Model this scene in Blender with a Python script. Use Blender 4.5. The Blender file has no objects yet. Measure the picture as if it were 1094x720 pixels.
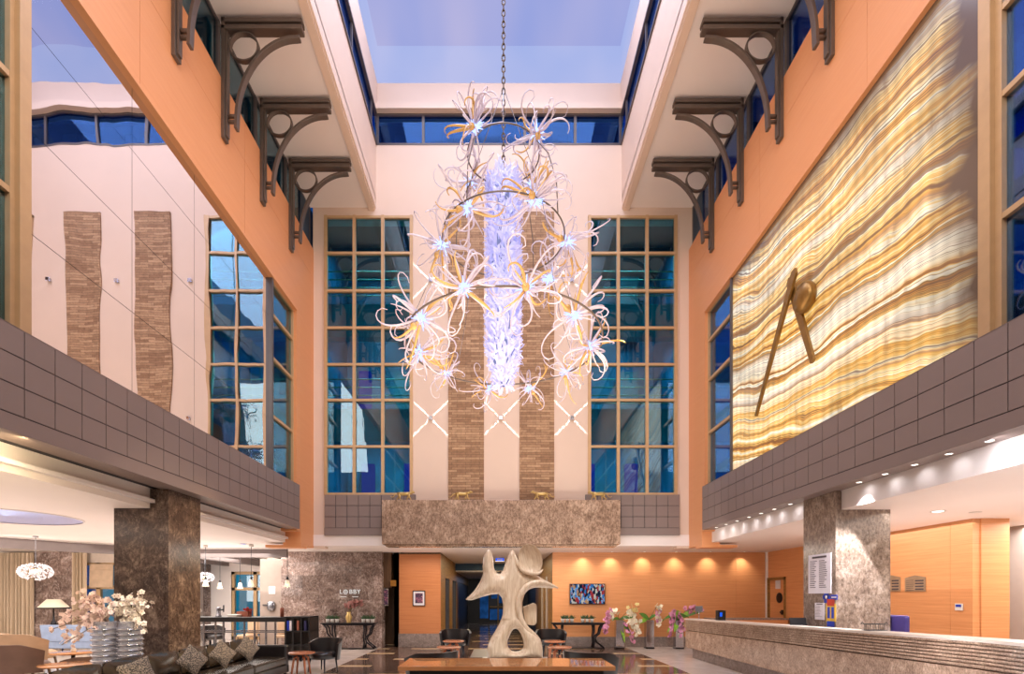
import bpy, bmesh, math, random
from math import pi, sin, cos, sqrt, atan2
from mathutils import Vector, Matrix
random.seed(7)
scene = bpy.context.scene
col = scene.collection
F, CX, CY, EYE = 550.0, 533.0, 637.0, 1.75       # focal length in pixels, vanishing point, eye height

def at(px, py, Y):
    """the place in the hall that the photo shows at px,py if it stands at depth Y"""
    return Vector(((px-CX)*Y/F, Y, EYE+(CY-py)*Y/F))

# ---------------------------------------------------------------- mesh builder
class MB:
    def __init__(s): s.v=[]; s.f=[]; s.sm=[]
    def add(s, vs, fs, smooth=False):
        o=len(s.v); s.v.extend([tuple(p) for p in vs])
        for f in fs: s.f.append(tuple(i+o for i in f)); s.sm.append(smooth)
        return s
    def box(s,x0,x1,y0,y1,z0,z1):
        v=[(x,y,z) for z in (z0,z1) for y in (y0,y1) for x in (x0,x1)]
        return s.add(v,[(0,2,3,1),(4,5,7,6),(0,1,5,4),(2,6,7,3),(0,4,6,2),(1,3,7,5)])
    def cbox(s,c,d,M=None):
        v=[Vector((x*d[0]/2,y*d[1]/2,z*d[2]/2)) for z in (-1,1) for y in (-1,1) for x in (-1,1)]
        if M: v=[M@p for p in v]
        v=[p+Vector(c) for p in v]
        return s.add(v,[(0,2,3,1),(4,5,7,6),(0,1,5,4),(2,6,7,3),(0,4,6,2),(1,3,7,5)])
    def tube(s,pts,r,n=8,closed=False,sx=1.0):
        pts=[Vector(p) for p in pts]; m=len(pts)
        rs=r if isinstance(r,(list,tuple)) else [r]*m
        vs=[]; up=None
        for i,p in enumerate(pts):
            if closed: t=pts[(i+1)%m]-pts[i-1]
            else: t=pts[min(i+1,m-1)]-pts[max(i-1,0)]
            if t.length<1e-9: t=Vector((0,0,1))
            t.normalize()
            if up is None:
                up=Vector((0,0,1)) if abs(t.z)<.9 else Vector((1,0,0))
            a=t.cross(up)
            if a.length<1e-5: a=t.orthogonal()
            a.normalize(); b=t.cross(a).normalized(); up=-b if False else a.cross(t)
            for k in range(n):
                q=2*pi*k/n
                vs.append(p+a*(cos(q)*rs[i]*sx)+b*(sin(q)*rs[i]))
        fs=[]
        for i in range(m if closed else m-1):
            j=(i+1)%m
            for k in range(n):
                l=(k+1)%n
                fs.append((i*n+k,i*n+l,j*n+l,j*n+k))
        if not closed:
            fs.append(tuple(range(n))[::-1]); fs.append(tuple((m-1)*n+k for k in range(n)))
        return s.add(vs,fs,True)
    def lathe(s,prof,c=(0,0,0),n=24,sx=1,sy=1,smooth=True,caps=True):
        vs=[];fs=[]
        for r,z in prof:
            for k in range(n):
                a=2*pi*k/n
                vs.append((c[0]+r*cos(a)*sx,c[1]+r*sin(a)*sy,c[2]+z))
        for i in range(len(prof)-1):
            for k in range(n):
                l=(k+1)%n
                fs.append((i*n+k,i*n+l,(i+1)*n+l,(i+1)*n+k))
        if caps:
            fs.append(tuple(range(n))[::-1]); fs.append(tuple((len(prof)-1)*n+k for k in range(n)))
        return s.add(vs,fs,smooth)
    def ball(s,c,r,n=12,m=8,M=None):
        if not isinstance(r,(tuple,list)): r=(r,r,r)
        vs=[];fs=[]
        for i in range(m+1):
            t=pi*i/m
            for k in range(n):
                a=2*pi*k/n
                p=Vector((r[0]*sin(t)*cos(a),r[1]*sin(t)*sin(a),r[2]*cos(t)))
                if M: p=M@p
                vs.append(p+Vector(c))
        for i in range(m):
            for k in range(n):
                l=(k+1)%n
                fs.append((i*n+k,(i+1)*n+k,(i+1)*n+l,i*n+l))
        return s.add(vs,fs,True)
    def prism(s,poly,axis,d0,d1,smooth=False):
        """poly: 2D outline; axis 'x','y','z' is the extrusion axis"""
        n=len(poly)
        def p3(a,b,d):
            return {'x':(d,a,b),'y':(a,d,b),'z':(a,b,d)}[axis]
        vs=[p3(a,b,d0) for a,b in poly]+[p3(a,b,d1) for a,b in poly]
        fs=[tuple(range(n))[::-1],tuple(range(n,2*n))]
        for i in range(n):
            j=(i+1)%n; fs.append((i,j,n+j,n+i))
        return s.add(vs,fs,smooth)
    def ribbon(s,path,th,axis,d0,d1):
        """rectangle of thickness th swept along a 2D path, extruded d0..d1 along axis"""
        L=[];R=[];m=len(path)
        for i in range(m):
            a=Vector(path[max(i-1,0)]); b=Vector(path[min(i+1,m-1)])
            t=(b-a).normalized(); nrm=Vector((-t.y,t.x)); p=Vector(path[i])
            L.append(p+nrm*th/2); R.append(p-nrm*th/2)
        def p3(q,d):
            return {'x':(d,q.x,q.y),'y':(q.x,d,q.y),'z':(q.x,q.y,d)}[axis]
        vs=[];fs=[]
        for i in range(m):
            vs+= [p3(L[i],d0),p3(R[i],d0),p3(R[i],d1),p3(L[i],d1)]
        for i in range(m-1):
            for k in range(4):
                l=(k+1)%4
                fs.append((i*4+k,i*4+l,(i+1)*4+l,(i+1)*4+k))
        fs.append((3,2,1,0)); e=(m-1)*4; fs.append((e,e+1,e+2,e+3))
        return s.add(vs,fs)
    def grid(s,fn,nu,nv,smooth=True):
        vs=[fn(i/nu,j/nv) for i in range(nu+1) for j in range(nv+1)]
        fs=[(i*(nv+1)+j,(i+1)*(nv+1)+j,(i+1)*(nv+1)+j+1,i*(nv+1)+j+1) for i in range(nu) for j in range(nv)]
        return s.add(vs,fs,smooth)
    def quad(s,a,b,c,d): return s.add([a,b,c,d],[(0,1,2,3)])
    def mesh(s,name):
        me=bpy.data.meshes.new(name); me.from_pydata(s.v,[],s.f)
        for p,f in zip(me.polygons,s.sm): p.use_smooth=f
        bm=bmesh.new(); bm.from_mesh(me); bmesh.ops.recalc_face_normals(bm,faces=bm.faces); bm.to_mesh(me); bm.free()
        return me
    def build(s,name,mat,parent=None,bevel=0,loc=None,seg=2):
        o=bpy.data.objects.new(name,s.mesh(name)); col.objects.link(o)
        if mat: o.data.materials.append(mat)
        if parent: o.parent=parent
        if loc: o.location=loc
        if bevel:
            b=o.modifiers.new('bevel','BEVEL'); b.width=bevel; b.segments=seg; b.limit_method='ANGLE'; b.angle_limit=.6
        return o

def tag(o,label=None,cat=None,group=None,kind=None):
    if label: o['label']=label
    if cat: o['category']=cat
    if group: o['group']=group
    if kind: o['kind']=kind
    return o
def thing(name,label,cat,loc=(0,0,0),rz=0,group=None):
    o=bpy.data.objects.new(name,None); col.objects.link(o); o.empty_display_size=.1
    o.location=loc; o.rotation_euler=(0,0,rz)
    return tag(o,label,cat,group)
def struct(name,mb,mat,parent=None,bevel=0):
    o=mb.build(name,mat,parent,bevel); o['kind']='structure'; return o
def kids(o): return [c for c in col.objects if c.parent is o]
def copy_tree(o,parent=None):
    c=o.copy(); col.objects.link(c)
    if parent: c.parent=parent
    for ch in kids(o): copy_tree(ch,c)
    return c
def dup(o,loc,rz=0,label=None,group=None,scale=None):
    c=copy_tree(o); c.location=loc; c.rotation_euler=(0,0,rz)
    if label: c['label']=label
    if group: c['group']=group
    if scale: c.scale=(scale,)*3
    return c

# ---------------------------------------------------------------- materials
M={}
def S(c):
    """sRGB 0-255 to linear"""
    def f(u):
        u/=255.; return u/12.92 if u<=.04045 else ((u+.055)/1.055)**2.4
    return (f(c[0]),f(c[1]),f(c[2]),1)
class NT:
    def __init__(s,name):
        s.m=bpy.data.materials.new(name); s.m.use_nodes=True; s.t=s.m.node_tree; s.n=s.t.nodes; s.l=s.t.links
        s.n.clear(); s.out=s.n.new('ShaderNodeOutputMaterial')
    def new(s,t,**k):
        n=s.n.new('ShaderNode'+t)
        for a,b in k.items(): setattr(n,a,b)
        return n
    def lk(s,a,b): s.l.new(a,b)
    def bsdf(s,color=None,rough=.5,metal=0,**k):
        b=s.new('BsdfPrincipled'); b.inputs['Roughness'].default_value=rough; b.inputs['Metallic'].default_value=metal
        if color: b.inputs['Base Color'].default_value=color
        for a,v in k.items(): b.inputs[a.replace('_',' ')].default_value=v
        s.lk(b.outputs[0],s.out.inputs[0]); return b
    def pos(s,obj=False):
        return s.new('TexCoord').outputs['Object'] if obj else s.new('NewGeometry').outputs['Position']
    def mapping(s,vec,sc=(1,1,1),rot=(0,0,0),loc=(0,0,0)):
        m=s.new('Mapping'); m.inputs['Scale'].default_value=sc; m.inputs['Rotation'].default_value=rot; m.inputs['Location'].default_value=loc
        s.lk(vec,m.inputs[0]); return m.outputs[0]
    def noise(s,vec,scale=5,detail=4,rough=.5,dist=0):
        n=s.new('TexNoise'); n.inputs['Scale'].default_value=scale; n.inputs['Detail'].default_value=detail
        n.inputs['Roughness'].default_value=rough; n.inputs['Distortion'].default_value=dist
        s.lk(vec,n.inputs['Vector']); return n.outputs['Fac']
    def ramp(s,fac,stops,interp='LINEAR'):
        r=s.new('ValToRGB'); e=r.color_ramp.elements; r.color_ramp.interpolation=interp
        while len(e)<len(stops): e.new(.5)
        for el,(p,c) in zip(e,stops): el.position=p; el.color=c
        s.lk(fac,r.inputs[0]); return r.outputs[0]
    def math(s,op,a,b=None):
        m=s.new('Math',operation=op)
        for i,x in enumerate((a,b)):
            if x is None: continue
            if isinstance(x,(int,float)): m.inputs[i].default_value=x
            else: s.lk(x,m.inputs[i])
        return m.outputs[0]
    def mix(s,f,a,b,mode='MIX'):
        m=s.new('MixRGB',blend_type=mode)
        for i,x in enumerate((f,a,b)):
            if isinstance(x,(int,float)): m.inputs[i].default_value=x
            elif isinstance(x,tuple): m.inputs[i].default_value=x
            else: s.lk(x,m.inputs[i])
        return m.outputs[0]
    def bump(s,h,b,strength=.3,dist=.02):
        n=s.new('Bump'); n.inputs['Strength'].default_value=strength; n.inputs['Distance'].default_value=dist
        s.lk(h,n.inputs['Height']); s.lk(n.outputs[0],b.inputs['Normal'])
    def xyz(s,vec):
        x=s.new('SeparateXYZ'); s.lk(vec,x.inputs[0]); return x.outputs

def mat_plain(key,c,rough=.5,metal=0,var=.08,scale=6,obj=True,bump=0,**k):
    t=NT(key); b=t.bsdf(None,rough,metal,**k); n=t.noise(t.pos(obj),scale,3)
    c=S(c); d=tuple(x*(1-var*2) for x in c[:3])+(1,); e=tuple(min(1,x*(1+var)) for x in c[:3])+(1,)
    t.lk(t.ramp(n,[(.3,d),(.7,e)]),b.inputs['Base Color'])
    if bump: t.bump(t.noise(t.pos(obj),scale*8,3),b,bump,.01)
    M[key]=t.m; return t.m
def mat_emit(key,c,st,var=.15,scale=3):
    t=NT(key); e=t.new('Emission'); e.inputs[1].default_value=st
    n=t.noise(t.pos(True),scale,2); c=S(c)
    t.lk(t.ramp(n,[(.3,tuple(x*(1-var) for x in c[:3])+(1,)),(.7,c)]),e.inputs[0])
    t.lk(e.outputs[0],t.out.inputs[0]); M[key]=t.m; return t.m
def mat_wood(key,c0,c1,rough=.4,sc=(.5,.5,16),spec=.4,obj=False,seam=None):
    t=NT(key); b=t.bsdf(None,rough); b.inputs['Specular IOR Level'].default_value=spec
    p=t.pos(obj)
    n=t.noise(t.mapping(p,sc),3.0,6,.6,.3)
    c=t.ramp(n,[(.25,S(c0)),(.75,S(c1))])
    t.lk(c,b.inputs['Base Color']); M[key]=t.m; return t.m
def mat_marble(key,dark,mid,vein,scale=1.2,rough=.12,bl=.9,vw=.03,obj=False,spec=.5,slab=0):
    t=NT(key); b=t.bsdf(None,rough); b.inputs['Specular IOR Level'].default_value=spec
    p=t.pos(obj)
    n1=t.noise(p,scale*2.2,8,.68,.6)
    base=t.ramp(n1,[(.3,S(dark)),(.55,S(mid)),(.75,S(vein))])
    n2=t.noise(p,scale*2.3,8,.66,1.1)
    v=t.math('ABSOLUTE',t.math('SUBTRACT',n2,.5))
    vm=t.ramp(v,[(0,(1,1,1,1)),(vw,(0,0,0,1))])
    c=t.mix(t.math('MULTIPLY',vm,bl),base,S(vein))
    n3=t.noise(t.mapping(p,(1,1,.55)),scale*15,6,.75)
    c=t.mix(.8,c,t.ramp(n3,[(.36,(.36,.31,.27,1)),(.5,(.95,.92,.9,1)),(.66,(1.5,1.46,1.42,1))]),'MULTIPLY')
    if slab:
        X,Y,Z=t.xyz(p); cb=t.new('CombineXYZ'); t.lk(X,cb.inputs[0]); t.lk(Z,cb.inputs[1])
        br=t.new('TexBrick'); br.inputs['Scale'].default_value=1; br.inputs['Brick Width'].default_value=1.25; br.inputs['Row Height'].default_value=.82; br.inputs['Mortar Size'].default_value=.004
        br.inputs['Color1'].default_value=(.6,.58,.57,1); br.inputs['Color2'].default_value=(1.35,1.33,1.34,1); br.inputs['Mortar'].default_value=(.5,.48,.46,1); br.offset=.4
        t.lk(cb.outputs[0],br.inputs['Vector']); c=t.mix(.8,c,br.outputs[0],'MULTIPLY')
    t.lk(c,b.inputs['Base Color']); M[key]=t.m; return t.m
# ---- materials of the hall
mat_plain('white_wall',(222,197,178),.6,var=.015,scale=1,obj=False)
mat_plain('white_ceiling',(238,226,220),.6,var=.01,scale=1,obj=False)
mat_plain('white_trim',(240,232,230),.45,var=.01)
mat_wood('orange_panel',(220,151,102),(226,159,110),.42,(.4,.4,9),.3)
mat_wood('orange_wood',(206,138,88),(228,162,110),.38,(.35,.35,14),.35)
mat_wood('gold_wood',(120,84,44),(168,124,66),.4,(.6,.6,6),.35)
mat_wood('brown_wood',(70,50,36),(104,76,54),.4,(6,6,.5),.35)
mat_marble('dark_marble',(48,38,36),(86,70,62),(150,132,118),1.5,.2,.55,.014)
mat_marble('column_marble',(116,98,86),(150,132,118),(196,182,170),1.3,.18,.5,.012)
mat_marble('box_marble',(128,102,84),(176,148,126),(204,180,158),1.6,.14,.2,.012)
mat_marble('wall_marble',(98,82,76),(150,130,122),(214,200,194),1.2,.1,.6,.02,slab=1)
mat_marble('desk_marble',(140,114,96),(182,154,132),(212,188,166),3.0,.25,.2,.01)
mat_marble('base_stone',(116,104,100),(150,136,132),(180,168,164),3.5,.3,.2,.01)
mat_plain('band_tile',(138,120,113),.42,var=.02,scale=1,obj=False)
mat_plain('band_gap',(44,40,46),.6)
mat_plain('bronze',(100,86,77),.38,.25,var=.06)
mat_plain('tan_frame',(196,160,118),.4,.15,var=.03)
mat_plain('dark_frame',(92,84,84),.4,.2,var=.03)
mat_plain('fascia_brown',(112,100,98),.4,var=.03)
mat_plain('black_paint',(22,20,22),.35,var=.1)
mat_plain('black_metal',(30,28,34),.3,.5,var=.1)
mat_plain('chrome',(200,200,206),.12,1,var=.02)
mat_plain('steel',(150,152,160),.25,.9,var=.05)
mat_plain('black_leather',(32,27,28),.28,var=.12,scale=3,bump=.12)
mat_plain('olive_leather',(50,41,32),.24,var=.12,scale=3,bump=.12)
mat_plain('blue_fabric',(140,156,186),.85,var=.06,bump=.15)
mat_plain('tan_fabric',(180,150,122),.75,var=.05,bump=.1)
mat_plain('brown_fabric',(104,80,72),.7,var=.06,bump=.1)
mat_wood('table_wood',(178,116,72),(206,146,96),.05,(.8,8,1),.6,True)
mat_wood('side_wood',(150,86,54),(186,112,72),.25,(1,8,1),.5,True)
mat_plain('white_china',(222,216,210),.3,var=.02)
mat_plain('paper',(226,218,222),.6,var=.02)
mat_plain('ink',(70,62,66),.6)
mat_plain('leaf_green',(86,138,56),.45,var=.2,scale=20)
mat_plain('leaf_dark',(52,80,44),.5,var=.2,scale=30)
mat_plain('leaf_bright',(140,190,62),.4,var=.2,scale=14)
mat_plain('stem_brown',(112,92,58),.6,var=.1)
mat_plain('petal_cream',(248,236,224),.6,var=.05,scale=30)
mat_plain('petal_peach',(240,212,204),.6,var=.08,scale=14)
mat_plain('petal_pink',(222,150,184),.6,var=.16,scale=16)
mat_plain('petal_white',(238,228,204),.6,var=.06,scale=20)
mat_plain('petal_dusty',(164,112,104),.7,var=.15,scale=16)
mat_plain('petal_yellow',(226,206,140),.6,var=.08,scale=16)
mat_plain('heart_red',(150,40,70),.6)
mat_plain('purple_plastic',(62,50,112),.5,var=.06)
mat_plain('navy',(42,40,86),.4,var=.1)
mat_plain('red_flower',(196,60,50),.6,var=.1)
mat_plain('brick_red',(150,84,62),.6,var=.1)
mat_plain('gold_metal',(206,172,108),.3,.6,var=.08)
mat_plain('bronze_gold',(150,112,56),.34,.6,var=.1)
mat_plain('grey_wall',(186,174,168),.6,var=.02,obj=False)
mat_plain('taupe_wall',(150,134,124),.6,var=.03,obj=False)
mat_plain('cream_stone',(216,200,186),.3,var=.03,scale=8)
mat_plain('inner_teal',(40,150,170),.6,var=.15,scale=1,obj=False)
mat_plain('inner_dark',(40,70,96),.6,var=.3,scale=.8,obj=False)
mat_plain('inner_brown',(86,72,80),.6,var=.2,scale=.8,obj=False)
mat_plain('roman_blind',(206,178,150),.8,var=.06)
mat_plain('lamp_shade',(238,222,200),.7,var=.03)
mat_emit('downlight',(255,246,236),6,.02)
mat_emit('bulb_warm',(255,222,160),4,.02)
mat_emit('bulb_cool',(170,190,255),2.2,.05)
mat_emit('sign_blue',(30,90,230),1.4,.1)
mat_emit('amber_glow',(255,190,90),1.0,.1)
mat_emit('lantern_glow',(206,130,60),.55,.3)
mat_emit('dusk_blue',(6,70,196),.7,.3,.7)  # glowing sheets in dusk colours stand in for evening sky and lit rooms
mat_emit('corridor_glow',(40,92,160),.5,.6,2.5)
mat_emit('dusk_cyan',(40,150,184),.7,.45,1.2)
mat_emit('dusk_teal',(20,110,150),.55,.35,.6)

# striped floor: cream stone outside, dark marble with cream bars in the middle
def floor_material():
    t=NT('polished_floor'); b=t.bsdf(None,.1); b.inputs['Specular IOR Level'].default_value=.45
    p=t.pos(); X,Y,Z=t.xyz(p)
    cream=t.ramp(t.noise(p,1.6,6,.6,.8),[(.3,S((196,180,168))),(.7,S((224,210,198)))])
    n=t.noise(p,2.2,8,.7,.8)
    dark=t.ramp(n,[(.3,S((58,42,36))),(.6,S((108,84,70))),(.8,S((150,128,110)))])
    bar=t.ramp(t.noise(p,2,4),[(.3,S((206,168,122))),(.7,S((230,200,160)))])
    ax=t.math('ABSOLUTE',t.math('SUBTRACT',X,.15))
    ins=t.math('LESS_THAN',ax,4.18)
    u=t.math('FRACT',t.math('DIVIDE',Y,1.42)); inb=t.math('LESS_THAN',u,.2)
    row=t.math('FLOOR',t.math('DIVIDE',Y,1.42)); sh=t.math('MULTIPLY',t.math('MODULO',row,2),.45)
    w=t.math('FRACT',t.math('DIVIDE',t.math('ADD',ax,sh),1.9)); inw=t.math('LESS_THAN',w,.62)
    m=t.math('MULTIPLY',inb,inw)
    edge=t.math('GREATER_THAN',ax,4.0)
    core=t.mix(m,dark,bar)
    t.lk(t.mix(ins,cream,core),b.inputs['Base Color'])
    M['floor']=t.m
floor_material()
def ledger_stone():
    t=NT('ledger_stone'); b=t.bsdf(None,.8); p=t.pos()
    mp=t.mapping(p,(1,1,1),(pi/2,0,0))
    br=t.new('TexBrick'); br.inputs['Scale'].default_value=1; br.inputs['Brick Width'].default_value=.42; br.inputs['Row Height'].default_value=.075
    br.inputs['Mortar Size'].default_value=.004; br.inputs['Mortar Smooth'].default_value=.3; br.inputs['Bias'].default_value=-.1
    br.inputs['Color1'].default_value=S((158,122,92)); br.inputs['Color2'].default_value=S((204,168,132)); br.inputs['Mortar'].default_value=S((96,74,56))
    br.offset=.37
    X,Y,Z=t.xyz(p); cb=t.new('CombineXYZ'); t.lk(X,cb.inputs[0]); t.lk(Z,cb.inputs[1]); t.lk(cb.outputs[0],br.inputs['Vector'])
    n=t.noise(p,9,5,.7); c=t.mix(.6,br.outputs[0],t.ramp(n,[(.3,(.45,.42,.4,1)),(.7,(1.1,1.05,1,1))]),'MULTIPLY')
    t.lk(c,b.inputs['Base Color']); t.bump(t.math('ADD',t.math('MULTIPLY',n,.6),br.outputs['Fac']),b,.6,.03); M['ledger']=t.m
ledger_stone()
def onyx():
    t=NT('lit_onyx'); p=t.pos(); X,Y,Z=t.xyz(p)
    b=t.bsdf(None,.15)
    big=t.noise(t.mapping(p,(1,.3,.5)),.7,2,.5)
    fine=t.noise(t.mapping(p,(1,.6,1.0)),1.4,3,.5)
    s=t.math('SUBTRACT',Z,t.math('MULTIPLY',Y,.16))
    s=t.math('ADD',s,t.math('MULTIPLY',big,1.3)); s=t.math('ADD',s,t.math('MULTIPLY',fine,.36))
    def n1d(sc,det,rough=.5):
        q=t.new('TexNoise',noise_dimensions='1D'); q.inputs['Scale'].default_value=sc; q.inputs['Detail'].default_value=det; q.inputs['Roughness'].default_value=rough
        t.lk(s,q.inputs['W']); return q.outputs['Fac']
    c=t.ramp(n1d(6.5,5,.72),[(.34,S((112,64,14))),(.41,S((196,126,36))),(.48,S((236,178,78))),(.55,S((252,220,150))),(.64,S((255,248,226)))])
    wash=t.ramp(n1d(1.3,2),[(.52,(0,0,0,1)),(.64,(1,1,1,1))])
    c=t.mix(t.math('MULTIPLY',wash,.8),c,S((255,250,232)))
    vm=t.ramp(t.math('ABSOLUTE',t.math('SUBTRACT',n1d(3.4,2),.48)),[(.004,(1,1,1,1)),(.016,(0,0,0,1))])
    c=t.mix(t.math('MULTIPLY',vm,.85),c,S((88,52,20)))
    vm2=t.ramp(t.math('ABSOLUTE',t.math('SUBTRACT',n1d(5.3,1),.53)),[(.003,(1,1,1,1)),(.012,(0,0,0,1))])
    c=t.mix(t.math('MULTIPLY',vm2,.75),c,S((112,70,26)))
    blot=t.ramp(t.noise(t.mapping(p,(1,2.4,1.2)),1.6,3,.6),[(.60,(0,0,0,1)),(.74,(1,1,1,1))])
    c=t.mix(t.math('MULTIPLY',blot,.55),c,S((150,96,36)))
    # lamp grid behind the stone, dimming towards the near edge
    gr=t.math('ADD',.86,t.math('MULTIPLY',t.math('SINE',t.math('MULTIPLY',Y,30)),.09))
    patch=t.ramp(t.noise(p,1.1,2),[(.3,(.62,.62,.62,1)),(.65,(1.1,1.1,1.1,1))])
    fade=t.new('MapRange'); fade.inputs['From Min'].default_value=6.25; fade.inputs['From Max'].default_value=7.0
    ff=t.math('SUBTRACT',Y,t.math('MULTIPLY',t.math('SUBTRACT',fine,.5),1.6)); t.lk(ff,fade.inputs['Value'])
    fz=t.new('MapRange'); fz.inputs['From Min'].default_value=9.6; fz.inputs['From Max'].default_value=9.2; t.lk(Z,fz.inputs['Value'])
    st=t.math('MULTIPLY',t.math('MULTIPLY',fade.outputs[0],gr),t.math('MULTIPLY',patch,fz.outputs[0]))
    st=t.math('MULTIPLY',st,1.3)
    b.inputs['Base Color'].default_value=S((104,86,72))
    t.lk(c,b.inputs['Emission Color']); t.lk(st,b.inputs['Emission Strength']); M['onyx']=t.m
onyx()
def mirror():
    t=NT('wavy_mirror'); g=t.new('BsdfGlossy'); g.inputs['Roughness'].default_value=.015; g.inputs['Color'].default_value=(.86,.84,.86,1)
    p=t.pos()
    n=t.noise(t.mapping(p,(1,1.3,.8)),.9,1,.4,.2)
    bp=t.new('Bump'); bp.inputs['Strength'].default_value=.26; bp.inputs['Distance'].default_value=.02
    t.lk(n,bp.inputs['Height']); t.lk(bp.outputs[0],g.inputs['Normal']); t.lk(g.outputs[0],t.out.inputs[0]); M['mirror']=t.m
mirror()
def pane(key,tint,refl=.12,rough=0.0,fk=.8):
    t=NT(key); tr=t.new('BsdfTransparent'); tr.inputs[0].default_value=tint
    g=t.new('BsdfGlossy'); g.inputs['Roughness'].default_value=rough; g.inputs['Color'].default_value=(.9,.95,1,1)
    fr=t.new('Fresnel'); fr.inputs['IOR'].default_value=1.5
    n=t.noise(t.pos(),.7,2); bp=t.new('Bump'); bp.inputs['Strength'].default_value=.12; bp.inputs['Distance'].default_value=.02
    t.lk(n,bp.inputs['Height']); t.lk(bp.outputs[0],g.inputs['Normal'])
    f=t.math('ADD',t.math('MULTIPLY',fr.outputs[0],fk),refl)
    m=t.new('MixShader'); t.lk(f,m.inputs[0]); t.lk(tr.outputs[0],m.inputs[1]); t.lk(g.outputs[0],m.inputs[2])
    t.lk(m.outputs[0],t.out.inputs[0]); M[key]=t.m
pane('teal_glass',(.3,.7,.8,1),.05)
pane('blue_glass',(.35,.6,.9,1),.04,fk=.6)
pane('roof_glass',(.35,.6,.95,1),.0,fk=.12)
pane('clear_glass',(.85,.92,.95,1),.05)
def luminous(key,c0,c1,st,axis=1,lo=13,hi=16,sc=.25):
    t=NT(key); e=t.new('Emission'); e.inputs[1].default_value=st
    n=t.noise(t.mapping(t.pos(),(.5,.15,.4)),sc*4,2,.4)
    t.lk(t.ramp(n,[(.3,S(c0)),(.7,S(c1))]),e.inputs[0]); t.lk(e.outputs[0],t.out.inputs[0]); M[key]=t.m
luminous('sky_ceiling',(158,174,240),(196,194,240),.9)
luminous('sky_panel',(172,190,248),(198,204,250),.92)
def glassy(key,c,em,es,tr=.35):
    t=NT(key); b=t.bsdf(S(c),.08); b.inputs['Specular IOR Level'].default_value=.8
    n=t.noise(t.pos(True),9,2); t.lk(t.ramp(n,[(.3,S(c)),(.7,S(tuple(min(255,x+18) for x in c)))]),b.inputs['Base Color'])
    b.inputs['Emission Color'].default_value=S(em); b.inputs['Emission Strength'].default_value=es
    tp=t.new('BsdfTransparent'); m=t.new('MixShader'); m.inputs[0].default_value=tr
    t.lk(b.outputs[0],m.inputs[1]); t.lk(tp.outputs[0],m.inputs[2]); t.lk(m.outputs[0],t.out.inputs[0]); M[key]=t.m
glassy('clear_curl',(206,192,204),(190,196,255),.03,.18)
glassy('amber_curl',(206,160,86),(230,176,90),.03,.1)
glassy('feather_glass',(200,202,238),(168,178,255),.24,.12)
glassy('crystal',(222,218,226),(255,250,240),.08,.35)
glassy('clear_shade',(240,232,220),(255,230,180),.12,.6)
glassy('ribbed_glass',(170,172,186),(150,170,220),.02,.62)
def curtain_mat():
    t=NT('curtain'); b=t.bsdf(None,.85); n=t.noise(t.mapping(t.pos(),(6,6,.2)),2,3)
    t.lk(t.ramp(n,[(.3,S((198,174,146))),(.7,S((232,210,184)))]),b.inputs['Base Color']); M['curtain']=t.m
curtain_mat()
def cushion_mat():
    t=NT('cushion_pattern'); b=t.bsdf(None,.8)
    w=t.new('TexVoronoi',feature='F1'); w.inputs['Scale'].default_value=60; t.lk(t.pos(True),w.inputs['Vector'])
    t.lk(t.ramp(w.outputs['Distance'],[(.4,S((26,24,26))),(.62,S((132,118,106)))]),b.inputs['Base Color']); M['cushion']=t.m
cushion_mat()
def tv_mat():
    t=NT('tv_picture'); e=t.new('Emission'); e.inputs[1].default_value=1.0
    p=t.mapping(t.pos(True),(5,1,2.6)); w=t.new('TexVoronoi'); w.distance='CHEBYCHEV'; w.inputs['Scale'].default_value=3.6; t.lk(p,w.inputs['Vector'])
    r=t.new('SeparateColor'); t.lk(w.outputs['Color'],r.inputs[0])
    c=t.ramp(r.outputs[0],[(.0,S((26,34,60))),(.18,S((170,60,64))),(.34,S((60,120,190))),(.5,S((206,200,190))),(.62,S((44,40,48))),(.78,S((120,170,220))),(.9,S((196,150,110)))],'CONSTANT')
    n=t.noise(t.mapping(t.pos(True),(9,1,9)),3,5); c=t.mix(.45,c,t.ramp(n,[(.35,(.1,.1,.12,1)),(.65,(1,1,1,1))]),'MULTIPLY')
    t.lk(c,e.inputs[0]); t.lk(e.outputs[0],t.out.inputs[0]); M['tv']=t.m
tv_mat()
def art_mat():
    t=NT('dark_art'); b=t.bsdf(None,.5); n=t.noise(t.pos(True),11,4,.6,1.5)
    t.lk(t.ramp(n,[(.42,S((34,30,52))),(.52,S((96,60,90))),(.6,S((200,120,130))),(.66,S((40,36,60)))]),b.inputs['Base Color']); M['art']=t.m
art_mat()
def sculpt_mat():
    t=NT('veined_travertine'); b=t.bsdf(None,.22); p=t.pos(True)
    w=t.noise(t.mapping(p,(14,14,1.6)),2,5,.6,.6)
    t.lk(t.ramp(w,[(.3,S((206,180,152))),(.55,S((230,210,186))),(.75,S((242,228,208)))]),b.inputs['Base Color']); M['sculpture']=t.m
sculpt_mat()

# ================================================================= THE SHELL
WL,WR=5.58,5.72           # inner faces of the orange walls
BL,BR=5.46,5.66           # faces of the tiled bands
YB=15.5                   # upper back wall
ZG=3.27                   # ground floor ceiling
ZT,ZM,ZS=4.80,3.80,3.60   # band: top, lowest tile line, soffit
OL,OH=9.69,12.18          # orange frieze
ZC=13.45                  # ceiling under the brackets
YN=-3.0
def side(s):
    """(sign, orange plane, band plane)"""
    return (-1,WL,BL) if s<0 else (1,WR,BR)
def sbox(mb,s,a,b,y0,y1,z0,z1):
    return mb.box(min(s*a,s*b),max(s*a,s*b),y0,y1,z0,z1)

# floor
m=MB(); m.box(-20,13,YN,36,-.2,0); struct('floor',m,M['floor'])

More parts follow.
